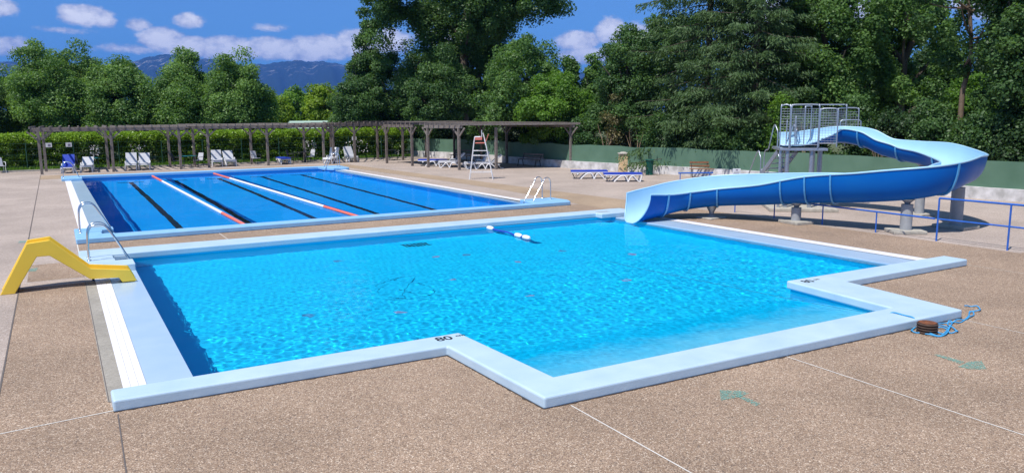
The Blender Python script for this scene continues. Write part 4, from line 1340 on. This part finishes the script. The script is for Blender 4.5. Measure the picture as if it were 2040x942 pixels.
def tree(label, x, y, h, rx, ry, z0, leaf, seed, n=90, per=400, size=.165, crad=.85, gap=0.0, group=None, name='broadleaf_tree', cat='tree', shape=1.0, asp=.62, bark=None, trunk_r=None, lean=0.0, limb=7, top_pow=1.0):
    """crown: clumps spread through an ellipsoid-like volume of half-widths rx, ry from z0 to h"""
    r_ = np.random.default_rng(seed)
    t = thing(name, label, cat, (x, y, 0), 0, group)
    hz = (h - z0) / 2; zc = (h + z0) / 2
    d = r_.normal(size=(n * 3, 3)); d /= np.linalg.norm(d, axis=1)[:, None]
    rad = r_.uniform(.30, 1, (n * 3, 1)) ** .42 * np.where(r_.uniform(0, 1, (n * 3, 1)) < .07, 1.13, 1)
    # lobed outline
    ph = r_.uniform(0, 7, 4); az = np.arctan2(d[:, 1], d[:, 0])
    lob = 1 + .15 * np.sin(3 * az + ph[0] + 2 * d[:, 2]) + .13 * np.sin(5 * az + ph[1] - 3 * d[:, 2]) + .08 * np.sin(4 * d[:, 2] + ph[2])
    c = d * rad * lob[:, None]
    if gap: c = c[np.sin(c[:, 0] * 5.1 + ph[3]) + np.sin(c[:, 2] * 6.3 + ph[1]) + np.sin(c[:, 1] * 4.7) > gap - 1.0]
    c = c[:n]
    zz_ = c[:, 2]
    taper = np.where(zz_ > 0, (1 - np.clip(zz_, 0, 1) * (1 - shape)) ** top_pow, 1)
    c = c * np.stack([taper, taper, np.ones_like(taper)], 1)
    k = len(c)
    rr_ = crad * r_.uniform(.6, 1.25, k)
    cl = np.stack([c[:, 0] * np.maximum(rx - crad * .5, .3), c[:, 1] * np.maximum(ry - crad * .5, .3), zc + c[:, 2] * (hz - crad * .35)], 1)
    v, f, rnd = clumps_to_leaves(cl, rr_, per, size, asp, r_)
    o = np_mesh('crown', v, f, leaf, rnd=rnd)
    o.parent = t
    tr_ = trunk_r or .035 * h
    trunk_mesh(r_, zc + hz * .35, tr_, rx, h, limb, lean).build('trunk', bark or M_bark, t)
    return t


def spruce(label, x, y, h, rb, seed, z0=.8, leaf=None, n_br=170, per=260, group=None):
    r_ = np.random.default_rng(seed)
    leaf = leaf or L_spruce
    t = thing('spruce_tree', label, 'spruce', (x, y, 0), 0, group)
    pos = []; dr = []; us = []
    wood = MB()
    wood.tube([(0, 0, -.1), (r_.normal() * .05, 0, h * .5), (0, 0, h)], [.24, .15, .02], 9)
    for b in range(n_br):
        f = (b + r_.uniform(0, 1)) / n_br
        z = z0 + (h - z0) * f ** 1.05
        a = b * 2.39996 + r_.uniform(-.3, .3)
        L = rb * (1 - f) ** .75 * r_.uniform(.6, 1.12) + .25
        ts = np.linspace(0, 1, 9)
        drp = .30 * L * r_.uniform(.5, 1.3)
        bx = np.cos(a) * L * ts; by = np.sin(a) * L * ts; bz = z + .12 * L * ts - drp * ts ** 1.5 * 1.2 + .22 * L * np.maximum(ts - .6, 0)
        P = [Vector((bx[i], by[i], bz[i])) for i in range(9)]
        if b % 2 == 0: wood.tube(P[::2], [.04, .03, .022, .015, .006], 4)
        m_ = int(per * (.35 + .65 * L / rb))
        u = r_.uniform(.08, 1.03, m_) ** .75
        i0 = np.clip((u * 8).astype(int), 0, 7); fr_ = u * 8 - i0
        base = np.stack([np.interp(u, ts, bx), np.interp(u, ts, by), np.interp(u, ts, bz)], 1)
        side = np.array([-math.sin(a), math.cos(a), 0])
        wd = r_.normal(size=m_) * (.17 * L * (1.15 - u) + .07); us.append(np.clip(u * .62 + np.abs(wd) * .3 + r_.normal(size=m_) * .14, 0, 1))
        hang = -np.abs(r_.normal(size=m_)) * .20 - .12 * np.abs(wd)
        pos.append(base + side * wd[:, None] + np.stack([0 * hang, 0 * hang, hang], 1))
        dd_ = np.stack([np.cos(a) * .45 + side[0] * np.sign(wd) * .5 + r_.normal(size=m_) * .25, np.sin(a) * .45 + side[1] * np.sign(wd) * .5 + r_.normal(size=m_) * .25, -.55 + r_.normal(size=m_) * .3], 1)
        dr.append(dd_)
    pos = np.concatenate(pos); dr = np.concatenate(dr)
    v, f = leaf_quads(pos, dr, .24, .26, r_, droop=dr)
    o = np_mesh('crown', v, f, leaf, rnd=np.concatenate(us))
    o.parent = t
    wood.build('trunk', M_bark, t)
    return t


def at(px, depth):      # ground point below photo column px at that distance: used to read off where each tree grows
    fx = fwd * depth + right * ((px - 1020) / 1568.995 * depth)
    return fx.x, fx.y


def px2(px, depth, ytop):
    x, y = at(px, depth)
    return x, y, 3.5 + (223 - ytop) * depth / 1569 + .0


WPX = [(-200, 72), (824, 63.5), (918, 60.3), (1010, 54.8), (1140, 49), (1400, 42.8), (1520, 40), (2040, 30.6), (2300, 27)]


def T(label, px, depth, ytop, wpx, leaf, seed, z0=1.2, ry=None, **k):
    wd_ = np.interp(px, [a for a, b in WPX], [b for a, b in WPX])
    if px > 760: depth = max(depth, wd_ + (1.4 if k.get('name') == 'bush' else 3.2))
    if k.get('name') == 'bush': depth = wd_ + (wpx * depth / 3138 + .35) / .63
    elif px > 1150: z0 = max(z0, 1.9)
    x, y, h = px2(px, depth, ytop)
    rx = wpx * depth / 1569 / 2
    return tree(label, x, y, h, rx, ry or rx, z0, leaf, seed, **k)


# --- row behind the hedge on the left
G1 = 'trees behind the hedge'
T('very dark tree cut off by the left edge of the picture', -32, 62, 150, 140, L_vdark, 11, group=G1, n=70)
T('mid green tree second from the left edge, rounded and lower', 45, 66, 142, 150, L_fresh, 12, group=G1, n=100, z0=.5)
T('tallest rounded green tree left of the mountain, with a ragged top', 143, 64, 100, 185, L_fresh, 13, group=G1, n=250, z0=.5)
T('pointed green tree just left of the gap showing the mountain', 266, 64, 114, 140, L_fresh, 14, group=G1, n=210, shape=.5, z0=.5)
T('green tree just right of the gap showing the mountain', 388, 65, 120, 145, L_fresh, 15, group=G1, n=210, shape=.7, z0=.5)
T('rounded green tree left of the lime green trees', 485, 64, 118, 140, L_fresh, 16, group=G1, n=210, shape=.75, z0=.5)
T('low green tree filling the gap below the mountain', 333, 71, 185, 110, L_fresh, 17, group=G1, n=45, z0=.6)
for i, (px, d, yt, wp, lf) in enumerate([(560, 84, 185, 70, L_lime), (606, 90, 168, 80, L_bright), (655, 86, 164, 80, L_lime), (700, 88, 178, 60, L_bright)]):
    T(['lime green distant tree beside the rounded left row', 'bright green distant tree second in the sunny group', 'tallest lime green tree under the long mountain', 'small bright tree against the dark trees'][i], px, d, yt, wp, lf, 20 + i, group='sunny distant trees', n=50, per=200, size=.26)
# --- centre
G2 = 'trees behind the pergolas'
T('narrow dark pointed tree at the left end of the dark wood', 742, 67, 54, 88, L_dark, 31, group=G2, shape=.15, n=80, crad=.7)
T('dark sloping tree below the narrow pointed tree', 716, 66, 150, 110, L_dark, 32, group=G2, n=60)
T('dull green dense tree at the left below the giant tree', 800, 68, 96, 170, L_dark, 33, group=G2, n=130)
T('dull green tree directly beneath the giant tree', 880, 65, 112, 150, L_dark, 34, group=G2, n=100)
x, y = at(930, 69)
tree('giant open crowned tree rising above the middle of the picture', x, y, 23, 8.6, 7.5, 6.2, L_dark, 35, n=620, per=380, size=.2, crad=1.0, gap=-.1, group=G2, trunk_r=.4, limb=6, bark=M_bark)
T('dark tree filling the space beneath the giant crown', 945, 74, 66, 190, L_dark, 40, group=G2, n=150, crad=.95, size=.2)
T('broad fresh green tree in the middle right of the giant tree', 1050, 57, 82, 180, L_broad, 36, group=G2, n=130, crad=.8)
T('bright green lower tree above the reed roof', 1105, 54, 148, 160, L_bright, 37, group=G2, n=90, crad=.7)
T('slender green tree with upright shoots in the sky gap', 1135, 56, 92, 50, L_broad, 38, group=G2, n=34, crad=.5, shape=.2)
T('second slender green tree with upright shoots in the sky gap', 1178, 56, 118, 48, L_broad, 39, group=G2, n=30, crad=.5, shape=.2)
# --- right wood
G3 = 'trees of the right hand wood'
T('loose green tree left of the big spruces', 1245, 49.5, 66, 125, L_dark, 41, group=G3, n=100, crad=.65, size=.16, shape=.6)
x, y = at(1400, 47.5); spruce('big spruce with drooping boughs, left one of three', x, y, 24, 5.6, 42, group=G3, n_br=230, per=420)
x, y = at(1492, 44.5); spruce('big spruce with a visible bare trunk, middle one of three', x, y, 22, 4.3, 43, z0=2.8, group=G3, n_br=200, per=420)
x, y = at(1445, 56); spruce('hidden spruce behind the other two spruces', x, y, 17, 3.8, 44, group=G3, n_br=150)
T('tall fresh green tree above the slide platform', 1625, 45, -60, 190, L_broad, 45, group=G3, n=190, crad=.8, size=.17, z0=2.0)
T('tall green tree with sky gaps right of the platform tree', 1775, 46, -50, 170, L_broad, 46, group=G3, n=110, crad=.75, size=.17, z0=3.0, gap=.95)
x, y = at(1893, 36.5)
tree('thin open tree with a long bare trunk behind the slide bend', x, y, 12.5, 3.4, 3.2, 5.2, L_dark, 47, n=62, per=260, size=.16, crad=.6, gap=.7, group=G3, trunk_r=.16, bark=M_barkm, limb=7)
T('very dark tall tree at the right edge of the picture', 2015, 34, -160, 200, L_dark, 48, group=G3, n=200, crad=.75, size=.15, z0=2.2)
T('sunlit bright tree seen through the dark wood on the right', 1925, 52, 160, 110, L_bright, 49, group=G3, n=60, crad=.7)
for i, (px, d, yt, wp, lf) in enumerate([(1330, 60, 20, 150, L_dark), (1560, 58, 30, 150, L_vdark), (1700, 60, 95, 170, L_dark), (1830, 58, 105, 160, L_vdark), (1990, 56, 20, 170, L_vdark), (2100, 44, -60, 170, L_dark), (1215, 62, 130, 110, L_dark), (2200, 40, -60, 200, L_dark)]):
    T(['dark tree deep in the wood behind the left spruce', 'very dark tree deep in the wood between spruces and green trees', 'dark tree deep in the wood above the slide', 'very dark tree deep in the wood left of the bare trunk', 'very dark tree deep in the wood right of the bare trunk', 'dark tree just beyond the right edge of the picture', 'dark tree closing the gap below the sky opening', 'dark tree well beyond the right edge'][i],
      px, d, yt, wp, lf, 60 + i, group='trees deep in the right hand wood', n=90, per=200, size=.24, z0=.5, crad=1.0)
# undergrowth behind the windbreak
G4 = 'bushes behind the windbreak'
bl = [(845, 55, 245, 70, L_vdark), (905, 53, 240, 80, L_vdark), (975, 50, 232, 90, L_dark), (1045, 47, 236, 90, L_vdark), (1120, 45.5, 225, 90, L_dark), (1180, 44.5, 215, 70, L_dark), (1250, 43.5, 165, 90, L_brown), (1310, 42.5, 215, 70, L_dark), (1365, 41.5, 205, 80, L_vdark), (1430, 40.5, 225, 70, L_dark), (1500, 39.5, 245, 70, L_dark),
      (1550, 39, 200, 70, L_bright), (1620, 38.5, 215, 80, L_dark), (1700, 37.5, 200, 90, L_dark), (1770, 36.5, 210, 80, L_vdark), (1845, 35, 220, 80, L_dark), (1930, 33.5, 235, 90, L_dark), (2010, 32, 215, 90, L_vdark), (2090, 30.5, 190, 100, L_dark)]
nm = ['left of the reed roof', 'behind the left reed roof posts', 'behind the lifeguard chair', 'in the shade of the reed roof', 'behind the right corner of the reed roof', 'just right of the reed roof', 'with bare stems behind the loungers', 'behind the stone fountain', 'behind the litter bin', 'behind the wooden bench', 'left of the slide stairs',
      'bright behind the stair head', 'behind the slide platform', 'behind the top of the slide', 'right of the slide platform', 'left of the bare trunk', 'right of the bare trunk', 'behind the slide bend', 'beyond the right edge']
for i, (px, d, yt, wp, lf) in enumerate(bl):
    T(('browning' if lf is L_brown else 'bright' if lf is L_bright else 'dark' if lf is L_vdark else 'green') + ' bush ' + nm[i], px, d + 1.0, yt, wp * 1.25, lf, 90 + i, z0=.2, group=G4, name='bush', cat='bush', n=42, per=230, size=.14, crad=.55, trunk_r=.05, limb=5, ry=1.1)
# bare ivy stems
for i, (px, d) in enumerate([(1205, 43.6), (1262, 42.8), (1600, 38.6), (1745, 36.2)]):
    x, y = at(px, np.interp(px, [a for a, b in WPX], [b for a, b in WPX]) + 1.0); r_ = np.random.default_rng(200 + i); mb = MB()
    for k in range(5):
        a = r_.uniform(0, 6.28); q = [Vector((0, 0, .4))]
        for s in range(5): q.append(q[-1] + Vector((math.cos(a) * r_.uniform(.02, .22), math.sin(a) * r_.uniform(.02, .2), r_.uniform(.25, .6)))); a += r_.normal() * .6
        mb.tube(smooth_path(q, 3), [.035 * (1 - .75 * j / 15) for j in range(16)], 5)
    t = mb.build('bare_shrub', M_barkl, loc=(x, y, 0))
    tag(t, ['bare brown ivy stems just right of the reed roof', 'bare brown ivy stems behind the loungers', 'bare brown stems behind the slide platform', 'bare brown branch behind the top of the slide'][i], 'shrub', 'bare stems among the bushes')

# --- hedge with its green wire fence
r_ = np.random.default_rng(77)
t = thing('laurel_hedge', 'long clipped laurel hedge with lime green top behind the pergolas', 'hedge')
nC = 2700
hx = r_.uniform(-12, 24.3, nC); hy = 58.75 + r_.uniform(-.45, .55, nC); hzv = r_.uniform(.08, 2.05, nC)
hzv = np.where(r_.uniform(0, 1, nC) < .42, r_.uniform(1.75, 2.12, nC), hzv)
v, f, rnd = clumps_to_leaves(np.stack([hx, hy, hzv], 1), np.full(nC, .36) * r_.uniform(.7, 1.2, nC), 130, .13, .5, r_, .5, .8)
zf = v.reshape(-1, 4, 3)[:, :, 2].mean(1)
keep = r_.uniform(0, 1, len(f)) < np.where(zf > 1.55, 1.0, .85)
f2 = f[keep]; vv = v.reshape(-1, 4, 3)[keep].reshape(-1, 3); f2 = np.arange(len(vv)).reshape(-1, 4)
zf = zf[keep]; rnd = np.clip(rnd[keep] * .55 + (zf > 1.7) * .42, 0, 1)      # leaves on the clipped top are made paler
o = np_mesh('foliage', vv, f2, L_hedge, rnd=rnd); o.parent = t
mb = MB()
for k in range(70):
    xx = -12 + k * .52
    mb.tube([(xx, 58.8, 0), (xx + r_.normal() * .1, 58.8 + r_.normal() * .1, .9), (xx + r_.normal() * .2, 58.8, 1.7)], [.03, .022, .01], 5)
mb.build('stems', M_bark, t)
# grass verge at the foot of the hedge
nG = 26000
gx = r_.uniform(-14, 24.4, nG); gy = r_.uniform(57.7, 58.6, nG)
c = np.stack([gx, gy, r_.uniform(0, .16, nG)], 1)
dr = np.stack([r_.normal(size=nG) * .35, r_.normal(size=nG) * .35, np.ones(nG)], 1)
v, f = leaf_quads(c, dr, .3, .16, r_, droop=dr)
tag(np_mesh('grass', v, f, L_bright, rnd=r_.uniform(0, 1, nG)), 'rough green grass along the foot of the hedge', 'grass', kind='stuff')
t = thing('wire_fence', 'thin green wire fence standing in front of the hedge', 'fence', (-12, 58.0, 0))
for k in range(15): MB().tube([(k * 2.6, 0, 0), (k * 2.6, 0, 1.75)], .028, 6).build('post', M_mesh, t)
mb = MB()
for z in (.3, .65, 1.0, 1.35, 1.7): mb.tube([(0, 0, z), (36.4, 0, z)], .006, 4)
mb.build('wire', M_mesh, t)
tag(MB().box((-12, 57.35, -.02), (24.6, 57.5, .10)).build('kerb', M_concrete), kind='structure')
# white flowers / blossoms on the hedge
G = 'white blossoms in the hedge'
for i, (a, b) in enumerate([(4.3, 5.2), (1.9, 2.5), (15.9, 16.8), (19.0, 20.8)]):
    n_ = 60
    c = np.stack([r_.uniform(a, b, n_), r_.uniform(58.05, 58.2, n_), r_.uniform(.5, 1.5, n_)], 1)
    nr = r_.normal(size=(n_, 3)) + np.array([-.5, -1, .6]); nr /= np.linalg.norm(nr, axis=1)[:, None]
    v, f = leaf_quads(c, nr, .1, .8, r_)
    tag(np_mesh('flowers', v, f, mat('white_petals', (.75, .7, .7), .6)), ['white blossoms in the hedge behind the first white loungers', 'white blossoms in the hedge under the left pergola', 'pale blossoms in the hedge behind the pergola corner posts', 'pale blossoms in the hedge under the distant corner pergola'][i], 'flowers', kind='stuff')

# low building roof behind the hedge
t = thing('garden_shed', 'low shed with pale green roof behind the hedge', 'shed', (20.5, 66.5, 0), -.1)
MB().box((-3.2, -1.5, 0), (3.2, 1.5, 2.2)).build('wall', M_wall, t)
MB().add([(-3.6, -1.9, 2.25), (3.6, -1.9, 2.25), (3.4, 0, 2.85), (-3.4, 0, 2.85), (3.6, 1.9, 2.25), (-3.6, 1.9, 2.25)], [(0, 1, 2, 3), (3, 2, 4, 5), (0, 3, 5), (1, 4, 2)]).build('roof', M_pale, t)

# ================================================================== MOUNTAINS
M_mount = bpy.data.materials.new('forested_mountain'); M_mount.use_nodes = True
nt = M_mount.node_tree; p = nt.nodes['Principled BSDF']; p.inputs['Roughness'].default_value = 1; p.inputs['Specular IOR Level'].default_value = 0
tc = nt.nodes.new('ShaderNodeTexCoord'); n1 = nt.nodes.new('ShaderNodeTexNoise'); n1.inputs['Scale'].default_value = .004; n1.inputs['Detail'].default_value = 9; n1.inputs['Roughness'].default_value = .65
nt.links.new(tc.outputs['Object'], n1.inputs[0])
mxa = nt.nodes.new('ShaderNodeMix'); mxa.data_type = 'RGBA'; mxa.inputs[6].default_value = (.006, .014, .012, 1); mxa.inputs[7].default_value = (.02, .032, .026, 1)
nt.links.new(n1.outputs[0], mxa.inputs[0])
at_ = nt.nodes.new('ShaderNodeAttribute'); at_.attribute_name = 'cliff'
ml = nt.nodes.new('ShaderNodeMath'); ml.operation = 'MULTIPLY'; mrn = nt.nodes.new('ShaderNodeMapRange'); mrn.inputs[1].default_value = .54; mrn.inputs[2].default_value = .64
n2 = nt.nodes.new('ShaderNodeTexNoise'); n2.inputs['Scale'].default_value = .011; n2.inputs['Detail'].default_value = 8; n2.inputs['Roughness'].default_value = .7
nt.links.new(tc.outputs['Object'], n2.inputs[0]); nt.links.new(n2.outputs[0], mrn.inputs[0]); nt.links.new(mrn.outputs[0], ml.inputs[0]); nt.links.new(at_.outputs['Fac'], ml.inputs[1])
mxb = nt.nodes.new('ShaderNodeMix'); mxb.data_type = 'RGBA'; nt.links.new(ml.outputs[0], mxb.inputs[0]); nt.links.new(mxa.outputs[2], mxb.inputs[6]); mxb.inputs[7].default_value = (.5, .46, .44, 1)
nt.links.new(mxb.outputs[2], p.inputs['Base Color'])
azp = [-40, -12, -2.7, 0, 2, 4, 5.2, 6.2, 8, 10, 12, 13.5, 15.5, 17.5, 19, 21, 26, 34, 45, 70, 100]
elp = [2.6, 3.0, 3.15, 3.2, 3.0, 3.1, 3.45, 3.85, 3.8, 3.5, 3.2, 3.45, 3.6, 3.45, 3.2, 3.05, 2.9, 2.8, 2.6, 2.4, 2.2]
az_ = np.radians(np.arange(-40, 100, .16)); prf = np.linspace(0, 1, 60)
A2, P2 = np.meshgrid(az_, prf)
D0 = 9000.
rgm = np.random.default_rng(8)
ridge = np.interp(np.degrees(az_), azp, elp)
fine = sum(a * np.sin(az_ * k + p_) for a, k, p_ in [(.035, 150, 1), (.03, 260, 2), (.02, 420, 4), (.014, 800, .5), (.01, 1500, 2)])
Hr = D0 * np.tan(np.radians(ridge + fine))
dist = 6200 + (D0 - 6200) * np.minimum(P2 / .8, 1) + np.maximum(P2 - .8, 0) * 6000
shape_ = np.where(P2 < .8, (P2 / .8) ** 1.25, 1 - (P2 - .8) * 1.6)
gully = sum(a * np.sin(A2 * k + p_ + 2.5 * P2 * q) for a, k, p_, q in [(55, 42, 0, 1), (38, 95, 1, -2), (24, 190, 3, 3), (12, 410, 2, 1)]) * np.clip(np.sin(np.minimum(P2 / .8, 1) * PI), 0, 1)
Z = Hr[None, :] * shape_ + gully
Xm = np.sin(A2) * dist; Ym = np.cos(A2) * dist
ny, nx = Xm.shape
idx = np.arange(nx * ny).reshape(ny, nx)
f = np.stack([idx[:-1, 1:], idx[:-1, :-1], idx[1:, :-1], idx[1:, 1:]], -1).reshape(-1, 4)[:, ::-1]
mo = np_mesh('mountains', np.stack([Xm, Ym, Z], -1).reshape(-1, 3), f, M_mount, True)
cl = np.clip(1 - np.abs(P2 - .70) / .14, 0, 1) * np.where(np.degrees(A2) < 9.5, 1.0, .45)
ca = mo.data.attributes.new('cliff', 'FLOAT', 'POINT'); ca.data.foreach_set('value', cl.astype(np.float32).ravel())
tag(mo, kind='structure')

# ================================================================== AIR
HAZE = True
if HAZE:
    hm = bpy.data.materials.new('haze_air'); hm.use_nodes = True
    nt = hm.node_tree; nt.nodes.remove(nt.nodes['Principled BSDF'])
    pv = nt.nodes.new('ShaderNodeVolumePrincipled'); pv.inputs['Color'].default_value = (.13, .36, 1, 1); pv.inputs['Density'].default_value = 8.5e-5
    nt.links.new(pv.outputs[0], nt.nodes['Material Output'].inputs['Volume'])
    o = MB().box((-12000, -5000, -4), (14500, 14500, 900)).build('haze', hm)
    tag(o, kind='stuff')
